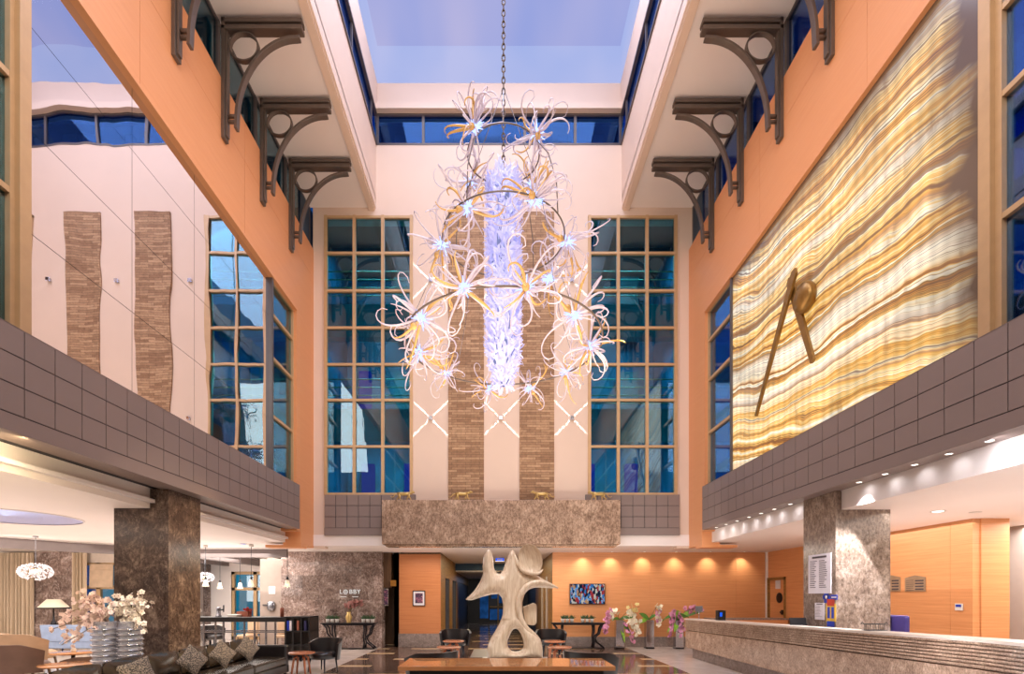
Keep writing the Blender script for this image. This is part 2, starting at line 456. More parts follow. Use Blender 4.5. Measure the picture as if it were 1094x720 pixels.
# ground floor ceilings
def slab_with_hole(name,x0,x1,y0,y1,z0,z1,hole):
    bm=bmesh.new()
    outer=[bm.verts.new((x,y,z0)) for x,y in ((x0,y0),(x1,y0),(x1,y1),(x0,y1))]
    es=[bm.edges.new((outer[i],outer[(i+1)%4])) for i in range(4)]
    cx,cy,r=hole
    inn=[bm.verts.new((cx+r*cos(2*pi*k/48),cy+r*sin(2*pi*k/48),z0)) for k in range(48)]
    es+=[bm.edges.new((inn[i],inn[(i+1)%48])) for i in range(48)]
    bmesh.ops.triangle_fill(bm,use_beauty=True,use_dissolve=False,edges=es)
    top=[bm.verts.new((v.co.x,v.co.y,z1)) for v in inn]
    for i in range(48): bm.faces.new((inn[i],inn[(i+1)%48],top[(i+1)%48],top[i]))
    bm.faces.new(top)
    ot=[bm.verts.new((v.co.x,v.co.y,z1)) for v in outer]
    for i in range(4): bm.faces.new((outer[i],outer[(i+1)%4],ot[(i+1)%4],ot[i]))
    me=bpy.data.meshes.new(name); bmesh.ops.recalc_face_normals(bm,faces=bm.faces); bm.to_mesh(me); bm.free()
    o=bpy.data.objects.new(name,me); col.objects.link(o); me.materials.append(M['white_ceiling']); o['kind']='structure'; return o
slab_with_hole('ceiling',-20,-6.02,YN,21.2,ZG,ZS+.14,(-9.35,9.8,1.12))
m=MB(); m.box(6.0,12.5,YN,18,ZG,ZS+.14); struct('ceiling',m,M['white_ceiling'])
m=MB(); m.box(-6.02,6.0,YB-.02,24,ZG-.005,ZS); struct('ceiling',m,M['white_ceiling'])
mat_plain('recess_glow_tint',(150,166,214),.6,var=.02)  # lavender imitates blue cove light, put into the colour of the disc
m=MB(); m.lathe([(0,ZS+.125),(1.115,ZS+.125),(1.115,ZS+.13),(0,ZS+.13)],(-9.35,9.8,0),48); struct('ceiling',m,M['recess_glow_tint'])
m=MB(); m.lathe([(1.12,ZG-.015),(1.15,ZG-.015),(1.15,ZG),(1.12,ZG)],(-9.35,9.8,0),48,caps=False); struct('trim_1',m,M['white_trim'])
# second lip of the left cove
m=MB(); m.box(-6.02,-5.93,YN,14.6,3.36,3.42); struct('trim_2',m,M['white_trim'])

# tiled bands of the two long sides
for s in (-1,1):
    sg,W,B=side(s); ye=14.12 if s<0 else 14.33
    m=MB(); sbox(m,sg,B+.012,6.3,YN,ye-.012,ZS+.02,ZT-.01); back=struct('wall_left' if s<0 else 'wall_right',m,M['band_gap'])
    m=MB()
    dz=(ZT-ZM)/3
    pitch=.41; k=0; y=ye
    while y>YN:
        for r in range(3):
            z0=ZM+r*dz
            sbox(m,sg,B,B+.03,y-pitch+.012,y-.002,z0+.008,z0+dz-.006)
        y-=pitch
    sbox(m,sg,B,B+.03,YN,ye,ZS+.0205,ZM-.006)
    sbox(m,sg,B,5.84 if s<0 else 5.98,YN,ye,ZS,ZS+.02)
    sbox(m,sg,B+.031,6.3,ye-.01,ye,ZS+.021,ZT-.013)
    sbox(m,sg,B,W+.2,YN,ye,ZT-.012,ZT)
    struct('trim_3',m,M['band_tile'],back)

# orange frieze above mirror/onyx, end piers, all in seamed panels
for s in (-1,1):
    sg,W,B=side(s)
    m=MB()
    ys=[YN,-1.6,1.7,4.7,8.0,11.3,YB+.02]
    for a,b in zip(ys[:-1],ys[1:]):
        for z0,z1 in ((OL,11.3),(11.3,OH)):
            sbox(m,sg,W,W+.3,a+.004,b-.004,z0+.004,z1-.004)
    sbox(m,sg,W+.012,W+.3,YN,YB,OL,OH-.01)
    yp=14.2 if s<0 else 14.3
    sbox(m,sg,W,W+.3,yp,YB+.02,ZT+.001,OL)                       # vertical end piece
    yq=14.5
    sbox(m,sg,W,W+.5,yq,YB+.02,3.2,ZT); sbox(m,sg,W+.004,W+.5,yp,yq,ZS-.04,ZT)                        # pier below
    sbox(m,sg,W,W+1.0,yq,yq+.45,3.13,3.2)
    sbox(m,sg,W-.02,W+.32,YN,yp,OL-.06,OL)                     # lower lip
    struct('wall_left' if s<0 else 'wall_right',m,M['orange_panel'])
    # backing behind the windows and the recess
    m=MB(); sbox(m,sg,W+.75,W+.8,YN,YB,OL,ZC)
    # ceiling with the brackets
    m=MB(); sbox(m,sg,3.80,W+1.0,YN,YB,ZC,ZC+.25); struct('ceiling',m,M['white_ceiling'])
    m=MB(); sbox(m,sg,3.74,3.92,YN,YB,ZC-.09,ZC+.02); sbox(m,sg,3.70,3.80,YN,YB,ZC-.03,ZC+.3); struct('trim_4',m,M['white_wall'])
    # light well side
    m=MB(); sbox(m,sg,3.70,3.95,YN,YB,ZC+.25,15.33); struct('wall_left' if s<0 else 'wall_right',m,M['white_wall'])
    m=MB(); sbox(m,sg,3.66,3.95,YN,YB,16.28,17.2); struct('wall_left' if s<0 else 'wall_right',m,M['white_wall'])
    m=MB(); sbox(m,sg,3.66,3.72,YN,YB,17.2,18.4); struct('wall_left' if s<0 else 'wall_right',m,M['sky_panel'])
m=MB(); m.box(-3.95,3.95,YN,YB+.1,18.32,18.4); struct('ceiling',m,M['sky_ceiling'])

# upper back wall: white with five strips, light well face, beam
m=MB(); 
m.box(-5.6,-5.24,YB,YB+.3,3.2,ZC+.3); m.box(5.35,5.9,YB,YB+.3,3.2,ZC+.3)
m.box(-2.59,2.68,YB,YB+.3,ZG,ZC+.3)
m.box(-5.24,-2.59,YB,YB+.3,13.1,ZC+.3); m.box(2.68,5.35,YB,YB+.3,13.1,ZC+.3)
m.box(-5.24,-2.59,YB,YB+.3,ZG,4.82); m.box(2.68,5.35,YB,YB+.3,ZG,4.82)
struct('wall_back',m,M['white_wall'])
m=MB(); m.box(-3.8,3.8,YB,YB+.3,ZC+.3,15.33); struct('wall_back',m,M['white_wall'])
m=MB(); m.box(-3.8,3.8,YB,YB+.3,16.28,17.2); m.box(-3.7,3.7,YB-.18,YB,16.28,16.46); struct('wall_back',m,M['white_wall'])
m=MB(); m.box(-3.8,3.8,YB,YB+.1,17.2,18.4); struct('wall_back',m,M['sky_panel'])
for a,b in ((-1.52,-.45),(.62,1.66)):
    m=MB(); m.box(a,b,YB-.05,YB,4.54,13.3); struct('trim_5',m,M['ledger'])
# tiled aprons under the tall windows
for a,b in ((-5.23,-2.5),(2.6,5.42)):
    m=MB(); m.box(a,b,YB-.06,YB,3.58,4.80); o=struct('trim_6',m,M['band_gap'])
    m=MB(); n=8; w=(b-a)/n
    for k in range(n):
        for r in range(3):
            z0=3.80+r*.333; m.box(a+k*w+.008,a+(k+1)*w-.008,YB-.085,YB-.05,z0+.008,z0+.325)
    m.box(a,b,YB-.085,YB-.05,3.58,3.795)
    struct('trim_7',m,M['band_tile'],o)

# windows -------------------------------------------------------------
def window_back(idx,x0,x1):
    xs=[x0+(x1-x0)*k/3 for k in range(4)]
    zs=[EYE+(CY-p)*YB/F for p in (528,477.5,428,390,351,311.5,271.5,233)]
    root=thing('window_%d'%idx,None,None,(0,0,0)); root['kind']='structure'
    m=MB()
    for x in xs: m.box(x-.045,x+.045,YB-.07,YB+.06,zs[0]-.04,zs[-1]+.05)
    for z in zs: m.box(x0-.045,x1+.045,YB-.065,YB+.05,z-.035,z+.035)
    struct('window_frame',m,M['tan_frame'],root)
    m=MB(); m.box(x0,x1,YB+.0,YB+.012,zs[0],zs[-1]); struct('window_pane',m,M['teal_glass'],root)
    # storeys behind the glass
    y0=YB+.32; yb=YB+3.2
    m=MB(); m.box(x0-.3,x1+.3,yb,yb+.1,4.6,13.4); m.box(x0-.4,x0-.3,y0,yb,4.6,13.4); m.box(x1+.3,x1+.4,y0,yb,4.6,13.4); struct('wall_back',m,M['inner_dark'],root)
    m=MB(); m.box(x0-.3,x1+.3,y0,yb,13.2,13.4); m.box(x0-.3,x1+.3,y0,yb,4.6,4.75); struct('floor',m,M['inner_brown'],root)
    m=MB()
    for za,zb in ((9.86,10.9),(6.6,7.62)): m.box(x0-.3,x1+.3,y0+.3,y0+.6,za,zb)
    struct('trim_8',m,M['inner_teal'],root)
    m=MB()
    for za in (11.1,7.75):
        for k in range(4): m.tube([(x0-.3,y0+.2,za+.25*k),(x1+.3,y0+.2,za+.25*k)],.018,6)
    struct('trim_9',m,M['tan_frame'],root)
    m=MB()
    for xa in (x0+.5,x1-.55): m.box(xa-.22,xa+.22,yb-.25,yb-.05,4.75,6.5); m.box(xa-.3,xa+.1,yb-.3,yb-.05,8.2,9.8)
    struct('trim_10',m,M['dusk_blue'],root)
    m=MB()
    for za in (11.05,7.7): m.box(x0+1.5,x0+2.2,yb-.5,yb-.1,za,za+2.0)
    struct('trim_11',m,M['inner_brown'],root)
window_back(1,-5.20,-2.63); window_back(2,2.72,5.31)

def window_side(idx,s,y0,y1,zs,nv=1,mat='teal_glass',glow='dusk_teal',top=None):
    sg,W,B=side(s); a=W+.08
    root=thing('window_%d'%idx,None,None,(0,0,0)); root['kind']='structure'
    m=MB()
    for k in range(nv+1):
        y=y0+(y1-y0)*k/nv; sbox(m,sg,a,a+.12,y-.04,y+.04,ZT,zs[-1])
    for z in zs: sbox(m,sg,a+.006,a+.11,y0,y1,z-.035,z+.035)
    struct('window_frame',m,M['tan_frame'],root)
    m=MB(); sbox(m,sg,a+.06,a+.07,y0,y1,zs[0],zs[-1]); struct('window_pane',m,M[mat],root)
    m=MB(); sbox(m,sg,a+1.3,a+1.34,y0-.8,y1+.8,zs[0]-.2,zs[-1]+.3); struct('room_glow_12',m,M[glow],root)  # rear wall glows by itself, standing in for a lit room
    m=MB()
    for z in zs[1:-1]: sbox(m,sg,a+.5,a+1.3,y0-.8,y1+.8,z-.9,z-.72)
    sbox(m,sg,a+.4,a+.5,y0+.35*(y1-y0),y0+.45*(y1-y0),zs[0],zs[-1])
    struct('trim_13',m,M['inner_dark'],root)
window_side(3,-1,YN,6.0,[ZT,6.46,7.80,9.1,OL-.03],3,glow='dusk_teal')
window_side(4,-1,12.82,14.2,[ZT,6.28,7.74,8.83,OL-.03],1,glow='dusk_teal')
window_side(5,1,YN,5.98,[ZT,6.14,7.55,8.55,OL-.03],3,'blue_glass','dusk_blue')
window_side(6,1,12.75,14.3,[ZT,6.28,7.74,8.83,OL-.03],1,'blue_glass','dusk_teal')
# recess cheeks between the side windows and mirror
for s in (-1,1):
    sg,W,B=side(s)
    for y in ((6.02,6.17),(12.72,12.8)):
        m=MB(); sbox(m,sg,W+.02,W+.3,y[0],y[1],ZT,OL); struct('trim_14',m,M['tan_frame'] if y[0]<7 else M['dark_frame'])
# mirror of the left wall, 4 rows of panes
m=MB()
ysm=[6.17,7.97,9.6,11.2,12.75]; zsm=[ZT,6.15,7.4,8.66,OL]
for a,b in zip(ysm[:-1],ysm[1:]):
    for c,d in zip(zsm[:-1],zsm[1:]):
        sbox(m,-1,WL+.1,WL+.13,a+.004,b-.004,c+.004,d-.004)
mir=m.build('mirror_wall',M['mirror'])
tag(mir,'large mirrored wall cladding of wavy panes above the left tiled band','mirror')
m=MB(); sbox(m,-1,WL+.125,WL+.16,6.17,12.75,ZT,OL); m.build('backing',M['black_paint'],mir)
# onyx
m=MB(); sbox(m,1,WR+.06,WR+.12,6.17,12.72,ZT,OL)
ox=tag(m.build('onyx_panel',M['onyx']),'backlit golden banded onyx wall panel above the right tiled band','wall panel')

# windows above the frieze
for s in (-1,1):
    sg,W,B=side(s)
    root=thing('window_%d'%(7 if s<0 else 8),None,None); root['kind']='structure'
    m=MB()
    for y in [YN,.65,3.95,7.2,8.85,10.45,12.05,13.75,YB-.03]: sbox(m,sg,W+.1,W+.2,y-.05,y+.05,OH,ZC)
    sbox(m,sg,W+.107,W+.2,YN,YB,OH,OH+.06); sbox(m,sg,W+.107,W+.2,YN,YB,ZC-.06,ZC)
    struct('window_frame',m,M['dark_frame'],root)
    m=MB(); sbox(m,sg,W+.14,W+.15,YN,YB,OH,ZC); struct('window_pane',m,M['teal_glass' if s<0 else 'blue_glass'],root)
    m=MB(); sbox(m,sg,W+.95,W+1.0,YN,YB+.3,OH-.3,ZC); struct('room_glow_15',m,M['dusk_teal' if s<0 else 'dusk_blue'],root)  # self-glowing sheet in place of lit rooms behind the frieze windows
    m=MB(); sbox(m,sg,W+.3,W+.95,YN,YB,OH-.3,OH-.25)
    sbox(m,sg,W+.11,W+.95,14.75,YB+.3,OH,ZC)
    for y in (1,2.6,5.2,8.3,9.6,11.4,13.0): sbox(m,sg,W+.5,W+.9,y-.3,y+.25,OH-.25,ZC)
    struct('trim_16',m,M['inner_dark'],root)
# clerestory band of the light well (three sides)
def clerestory(idx,pts):
    root=thing('window_%d'%idx,None,None); root['kind']='structure'; return root
root=clerestory(9,None)
m=MB(); z0,z1=15.33,16.28
xs=[-3.66,-2.28,-.75,.78,2.3,3.66]
for x in xs: m.box(x-.04,x+.04,YB,YB+.1,z0,z1)
m.box(-3.7,3.7,YB-.01,YB+.1,z0,z0+.06); m.box(-3.7,3.7,YB-.01,YB+.1,z1-.06,z1)
struct('window_frame',m,M['dark_frame'],root)
m=MB(); m.box(-3.66,3.66,YB+.04,YB+.05,z0,z1); struct('window_pane',m,M['roof_glass'],root)
m=MB()
for x in (-3.1,-1.6,-1.2,.2,1.5,2.0,3.1): m.box(x-.16,x+.16,YB+.6,YB+.75,z0-.2,z1+.1)
m.box(-3.8,3.8,YB+.3,YB+1.2,z1-.1,z1+.2)
struct('trim_17',m,M['inner_brown'],root)
m=MB(); m.box(-4.2,4.2,YB+1.3,YB+1.36,z0-.5,z1+.3); struct('trim_18',m,M['dusk_blue'],root)
for s in (-1,1):
    root=clerestory(10 if s<0 else 11,None)
    m=MB()
    for y in [YN+2*k for k in range(10)]: sbox(m,s,3.7,3.8,y-.04,y+.04,z0,z1)
    sbox(m,s,3.66,3.8,YN,YB,z0,z0+.07); sbox(m,s,3.66,3.8,YN,YB,z1-.07,z1)
    struct('window_frame',m,M['dark_frame'],root)
    m=MB(); sbox(m,s,3.74,3.75,YN,YB,z0,z1); struct('window_pane',m,M['roof_glass'],root)
    m=MB(); sbox(m,s,4.5,4.55,YN,YB+1,z0-.4,z1+.3); struct('trim_19',m,M['dusk_blue'],root)

# ---- ground floor walls
YW=17.8
# right: long orange wood wall with stone base
m=MB()
for a,b in zip([1.85,5.23,8.2],[5.23,8.2,9.4]):
    for z0,z1 in ((.35,2.35),(2.35,ZG)): m.box(a+.004,b-.004,YW,YW+.2,z0+.003,z1-.003)
m.box(1.86,9.4,YW+.01,YW+.2,.3,ZG); struct('wall_back',m,M['orange_wood'])
m=MB(); m.box(1.83,9.4,YW-.03,YW+.2,0,.35); struct('baseboard_back',m,M['base_stone'])
# left orange panel with picture
mat_wood('lobby_wood',(176,108,66),(200,132,86),.38,(.35,.35,14),.35)
m=MB(); m.box(-3.45,-2.02,YW,YW+.2,.46,ZG-.06); struct('wall_back',m,M['lobby_wood'])
m=MB(); m.box(-3.47,-2.02,YW-.03,YW+.2,0,.46); struct('baseboard_back',m,M['base_stone'])
# marble wall with the lobby lettering
YM=17.5
m=MB(); m.box(-7.4,-3.98,YM,YM+.5,0,ZG); struct('wall_back',m,M['wall_marble'])
m=MB(); m.box(-8.12,-7.4,YM,YM+.5,0,ZG-.25); struct('wall_back',m,M['taupe_wall'])
# passage between marble and wood
m=MB(); m.box(-5.2,-2.25,YW+.9,YW+1.0,0,ZG); m.box(-3.98,-3.72,YM+.25,YM+.5,2.05,ZG); struct('wall_back',m,M['brown_wood'])
m=MB(); m.box(-3.62,-3.47,YM+.3,YW,0,ZG); struct('trim_20',m,M['brown_wood'])
# right side wall (orange wood) with near end face, door wall
m=MB()
for a,b in zip([10.05,10.55,14.2],[10.55,14.2,16.5]): m.box(9.25,9.45,a+.003,b-.003,0,ZG)
m.box(9.4,9.95,10.03,10.2,0,ZG)
m.box(9.25,9.45,16.5,16.62,0,ZG); m.box(9.25,9.45,17.72,YW,0,ZG); m.box(9.25,9.45,16.62,17.72,2.36,ZG)
struct('wall_right',m,M['orange_wood'])
m=MB(); m.box(9.2,9.26,YW-.1,YW-.02,0,ZG); struct('trim_21',m,M['white_trim'])
m=MB(); m.box(11.2,11.4,2,11.9,0,ZG); m.box(9.45,11.4,12.6,12.8,0,ZG); struct('wall_right',m,M['grey_wall'])
m=MB(); m.box(11.12,11.2,7,9.6,0,2.2); struct('trim_22',m,M['taupe_wall'])
# door in the right wall
root=thing('door_1',None,None); root['kind']='structure'
m=MB(); m.box(9.3,9.36,16.66,17.68,.01,2.32); struct('door_leaf',m,M['orange_wood'],root)
m=MB(); m.box(9.22,9.4,16.6,16.68,0,2.38); m.box(9.22,9.4,17.66,17.74,0,2.38); m.box(9.22,9.4,16.6,17.74,2.3,2.38); struct('door_frame',m,M['gold_wood'],root)
m=MB(); m.lathe([(.17,0),(.17,.03),(.14,.035)],(0,0,0),24); o=struct('door_window',m,M['black_metal'],root); o.rotation_euler=(0,-pi/2,0); o.location=(9.3,17.05,1.7)
m=MB(); m.box(9.25,9.3,16.78,16.9,1.15,1.3); m.box(9.22,9.25,16.74,16.9,1.2,1.25); struct('door_handle',m,M['black_metal'],root)

# left lounge back wall: marble pier, window, bar wall
m=MB(); m.box(-15.8,-14.35,YM,YM+.3,0,ZG); struct('wall_back',m,M['wall_marble'])
m=MB(); m.box(-20,-15.8,YM+.1,YM+.3,0,ZG); m.box(-14.35,-12.2,YM+.1,YM+.3,0,.75); m.box(-14.35,-12.2,YM+.1,YM+.3,2.9,ZG); struct('wall_back',m,M['cream_stone'])
m=MB(); m.box(-12.2,-12.0,YM+.1,21.2,0,ZG); struct('wall_left',m,M['grey_wall'])
YR=21.0
m=MB(); m.box(-12.2,-10.9,YR,YR+.2,0,ZG); m.box(-9.6,-7.6,YR,YR+.2,0,ZG); m.box(-10.9,-9.6,YR,YR+.2,2.75,ZG); struct('wall_back',m,M['white_ceiling'])
m=MB(); m.box(-12.15,-11.75,YR-.1,YR,0,ZG); struct('trim_23',m,M['wall_marble'])
m=MB(); m.box(-8.1,-7.9,YM+.5,YR,0,ZG); struct('wall_right',m,M['taupe_wall'])
m=MB(); m.box(-19.6,-19.4,YN,YM+.3,0,ZG); struct('wall_left',m,M['cream_stone'])
def low_window(idx,x0,x1,Y,z0,z1,xs,zs,glow):
    root=thing('window_%d'%idx,None,None); root['kind']='structure'
    m=MB()
    for x in xs: m.box(x-.07,x+.07,Y,Y+.12,z0,z1)
    for z in zs: m.box(x0,x1,Y,Y+.11,z-.06,z+.06)
    struct('window_frame',m,M['tan_frame'],root)
    m=MB(); m.box(x0,x1,Y+.05,Y+.06,z0,z1); struct('window_pane',m,M['clear_glass'],root)
    m=MB(); m.box(x0-.8,x1+.8,Y+1.9,Y+1.95,z0-.6,z1+.6); struct('trim_24',m,M[glow],root)
low_window(12,-14.35,-12.2,YM+.12,.75,2.9,[-14.3,-13.72,-12.9,-12.25],[.78,2.06,2.87],'dusk_cyan')
low_window(13,-10.9,-9.6,YR,0,2.75,[-10.85,-9.95,-9.65],[.05,2.05,2.7],'dusk_cyan')

# corridor
m=MB(); m.box(-3.4,-2.02,YW,YW+.21,ZG-.07,ZG); struct('trim_25',m,M['brown_wood'])
def corridor():
    m=MB()
    for a,b in ((YW+.205,19.4),(21.2,22.4),(24.6,25.6)): m.box(-2.22,-2.02,a,b,0,2.45)
    m.box(-2.22,-2.02,YW+.205,34,2.45,ZG)
    struct('wall_left',m,M['gold_wood'])
    m=MB(); m.box(-2.3,-2.24,19.0,26,0,2.5); struct('trim_26',m,M['dusk_cyan'])
    m=MB()
    for y in (19.45,20.3,21.1,22.5,23.5,24.5): m.box(-2.2,-2.04,y-.05,y+.05,0,2.45)
    struct('trim_27',m,M['dark_frame'])
    m=MB(); m.box(1.85,2.05,YW+.02,26,0,ZG); struct('wall_right',m,M['gold_wood'])
    m=MB()
    for y in (19.5,21.5): m.box(1.80,1.86,y,y+.35,0,2.5)
    struct('trim_28',m,M['grey_wall'])
    m=MB(); m.box(-6,2.05,24,34,2.9,3.0); struct('ceiling',m,M['white_ceiling'])
    m=MB(); m.box(-2.1,2.0,23.9,24,2.95,ZG+.1); struct('trim_29',m,M['inner_dark'])
    m=MB(); m.box(-3.2,2.05,34,34.2,0,3.0); m.box(-2.2,-2.05,25.6,34,0,3.0); m.box(1.9,2.05,26,34,0,3.0); struct('wall_back',m,M['black_paint'])
    m=MB(); m.box(-1.25,-.7,33.9,33.98,.3,2.4); m.box(.0,.7,33.9,33.98,1.3,2.2); m.box(-.5,-.1,33.9,33.98,1.6,2.0); m.box(-.6,.6,33.9,33.98,.2,.9); struct('trim_30',m,M['corridor_glow'])
    m=MB(); m.box(-.6,1.8,33.85,33.9,1.02,1.1); m.box(-.1,.0,33.85,33.9,0,2.4); struct('trim_31',m,M['gold_wood'])
corridor()

# brown fascia beams of the lounge ceiling
m=MB(); m.ribbon([(-14.5,11.2),(-12.7,12.9),(-11.9,14.3),(-10.6,15.7),(-9.4,16.3),(-6.7,16.3)],.12,'z',2.98,ZG-.03); struct('trim_32',m,M['fascia_brown'])
m=MB(); m.box(-9.85,-9.6,16.4,YR,2.98,ZG-.05); struct('trim_33',m,M['fascia_brown'])
m=MB(); m.box(-11.2,-11.0,16.4,YR,2.98,ZG-.05); struct('trim_34',m,M['fascia_brown'])
# ================================================================= THINGS
# ---- columns
def column(s,x0,y0,x1,y1,label):
    t=thing('marble_column',label,'column',((x0+x1)/2,(y0+y1)/2,0),0,None)
    hx,hy=(x1-x0)/2,(y1-y0)/2
    m=MB()
    zs=[0,.62,1.3,2.0,2.75,3.6]
    for a,b in zip(zs[:-1],zs[1:]): m.box(-hx,hx,-hy,hy,a+.0015,b-.0015)
    m.box(-hx+.004,hx-.004,-hy+.004,hy-.004,0,3.6)
    m.build('shaft',M['dark_marble'] if s<0 else M['column_marble'],t)
    return t
column(-1,-6.64,8.88,-5.70,9.83,'dark brown marble column at the left edge of the hall')
column(1,5.90,9.02,6.86,9.97,'grey brown marble column behind the reception desk carrying notices')

# ---- big marble box over the lobby
m=MB(); m.box(-3.39,3.52,14.9,YB-.09,3.26,4.54); m.box(-3.3,3.43,14.98,YB-.09,3.2,3.26); m.box(-2.45,2.55,YB-.09,YB-.001,3.3,4.5)
tag(m.build('marble_ledge',M['box_marble'],bevel=.01),'long brown marble box projecting under the stone strips of the back wall','ledge')

# ---- golden leopards on it
def leopard():
    m=MB()
    m.tube([(-.2,0,.2),(-.1,0,.205),(.05,0,.2),(.17,0,.215)],[.05,.06,.055,.055],10)
    m.tube([(.15,0,.22),(.22,0,.25)],[.045,.04],8)
    m.ball((.25,0,.262),(.052,.04,.042),10,8); m.ball((.295,0,.25),(.03,.025,.024),8,6)
    for y in (-.028,.028): m.ball((.235,y,.3),(.012,.01,.018),6,5)
    for x,y,k in ((.15,-.035,.05),(.13,.035,-.05),(-.17,-.035,.06),(-.19,.035,-.03)):
        hind=x<0
        m.tube([(x,y,.19),(x+(.03 if hind else -.01)+k*.3,y,.11),(x+(-.02 if hind else 0)+k,y,.05),(x+k,y,.012),(x+k+.035,y,.01)],[.034 if hind else .028,.024,.015,.014,.011],8)
    m.tube([(-.2,0,.21),(-.28,0,.19),(-.33,0,.12),(-.38,0,.1),(-.42,0,.13)],[.018,.015,.013,.012,.01],7)
    return m
lm=leopard().mesh('leopard')
lm.materials.append(M['gold_metal'])
for px,d,lab in ((412,1,'golden leopard figure on the marble box, under the left tall window'),(494,1,'golden leopard figure on the marble box, under the left stone strip'),(578,-1,'golden leopard figure on the marble box, under the right stone strip'),(639,-1,'golden leopard figure on the marble box, under the right tall window')):
    o=bpy.data.objects.new('leopard_figure',lm); col.objects.link(o); x=(px+ (0 if px>420 else 20)-CX)*15.0/F
    o.location=(x,15.0,4.54); o.rotation_euler=(0,0,0 if d>0 else pi); o.scale=(.95,.95,.95); tag(o,lab,'figurine',group='golden leopards on the marble box')

# ---- brackets
def make_bracket():
    t=thing('ceiling_bracket','x','bracket')
    w=.09
    m=MB(); m.box(.0,.07,-w,w,-2.42,0); m.box(.07,.11,-w*.6,w*.6,-2.36,-.1); m.build('wall_post',M['bronze'],t,.008)
    m=MB(); m.box(.0,1.62,-w,w,-.10,-.02); m.box(.05,1.58,-w*.55,w*.55,-.16,-.10); m.box(.0,1.62,-w,w,-.24,-.16); m.build('top_arm',M['bronze'],t,.008)
    m=MB(); m.ribbon([(.43+.285*cos(2*pi*k/40),-.54+.285*sin(2*pi*k/40)) for k in range(41)],.028,'y',-.045,.045); m.build('ring',M['bronze'],t)
    pts=[(1.48-1.2*cos(q),-2.05+1.68*sin(q)) for q in [pi/2*(k/22) for k in range(23)]][::-1]
    pts=[(1.56,-.36)]+pts+[(.27,-2.2)]
    m=MB(); m.ribbon(pts,.06,'y',-.06,.06); m.build('curved_brace',M['bronze'],t,.006)
    for z in (-1.93,-2.04): m=MB(); m.tube([(.1,0,z),(.3,0,z)],.038,10); m.build('pin',M['bronze'],t)
    return t
b0=make_bracket(); first=True
names=['closest to the back wall','second from back wall','third from back wall','highest, cut by the picture edge']
for s in (-1,1):
    sg,W,B=side(s)
    for k,y in enumerate((13.75,12.1,10.42,8.85)):
        lab='bronze ringed ceiling bracket on %s orange frieze, %s'%('left' if s<0 else 'right',names[k])
        if first: o=b0; first=False; o.location=(-W,y,ZC-.06); o['label']=lab
        else: o=dup(b0,(sg*W,y,ZC-.06),0 if s<0 else pi,lab)
        o['group']='ceiling brackets along the friezes'

# ---- cross beam wall lights on the white strips
WALLSPOTS=[(460,300),(460,447),(535,447),(611,447),(611,300),(535,300),(611,393)]
for i,(px,py) in enumerate(WALLSPOTS[:6]):
    p=at(px,py,YB)
    t=thing('wall_light','small square metal wall light throwing four beams, %s of the %s white strip'%('upper one' if py<400 else 'lower one',{460:'left',535:'middle',611:'right'}[px]),'wall light',(p.x,YB-.05,p.z),0,'cross beam wall lights')
    m=MB(); m.box(-.045,.045,-.03,.05,-.045,.045); m.build('housing',M['chrome'],t,.004)
    for a in range(4):
        q=pi/4+a*pi/2; m=MB(); m.ball((.05*cos(q),-.012,.05*sin(q)),.014,8,6); m.build('lens',M['bulb_cool'],t)

# ---- clock like golden hands on the onyx
X0=WR+.06
def onyxp(px,py):
    Y=F*X0/(px-CX); return (Y,EYE+(CY-py)*Y/F)
t=thing('wall_sculpture','bronze sculpture of two crossed pointed hands with a round knob on the lit onyx','sculpture',(X0,0,0))
def hand(p0,p1,w0,w1,dx,name):
    a=Vector(p0);b=Vector(p1);d=(b-a).normalized();n=Vector((-d.y,d.x))
    m=MB(); poly=[a+n*w0*.6,a-d*.08,a-n*w0*.6,b-n*w1,b+d*.02,b+n*w1]
    m.prism([(q.x,q.y) for q in poly],'x',dx-.05,dx); return m.build(name,M['bronze_gold'],t,.01)
hand(onyxp(857,291),onyxp(815,444),.16,.045,-.12,'long_hand')
hand(onyxp(848,300),onyxp(873,386),.17,.06,-.05,'short_hand')
c=onyxp(866,318)
m=MB(); m.lathe([(.0,0),(.2,.0),(.26,.05),(.28,.12),(.24,.2),(.1,.24),(0,.25)],(0,0,0),28); o=m.build('knob',M['bronze_gold'],t); o.location=(0,c[0],c[1]); o.rotation_euler=(0,-pi/2,0)

# ================= CHANDELIER
CC=Vector((.08,9.0,0))
ch=thing('chandelier','tall chandelier of white glass bursts, metal rings and a glowing feathered column','chandelier',(CC.x,CC.y,0))
m=MB()
z=9.05; k=0
while z<18.3:
    a=0 if k%2 else pi/2; pts=[]
    for q in range(10):
        u=2*pi*q/10; pts.append((.028*cos(u)*cos(a),.028*cos(u)*sin(a),z+.055+.062*sin(u)))
    m.tube(pts,.011,5,True); z+=.098; k+=1
m.build('chain',M['bronze'],ch)
m=MB(); m.lathe([(.0,18.24),(.14,18.24),(.12,18.3),(.0,18.32)],(0,0,0),20); m.build('ceiling_rose',M['bronze'],ch)
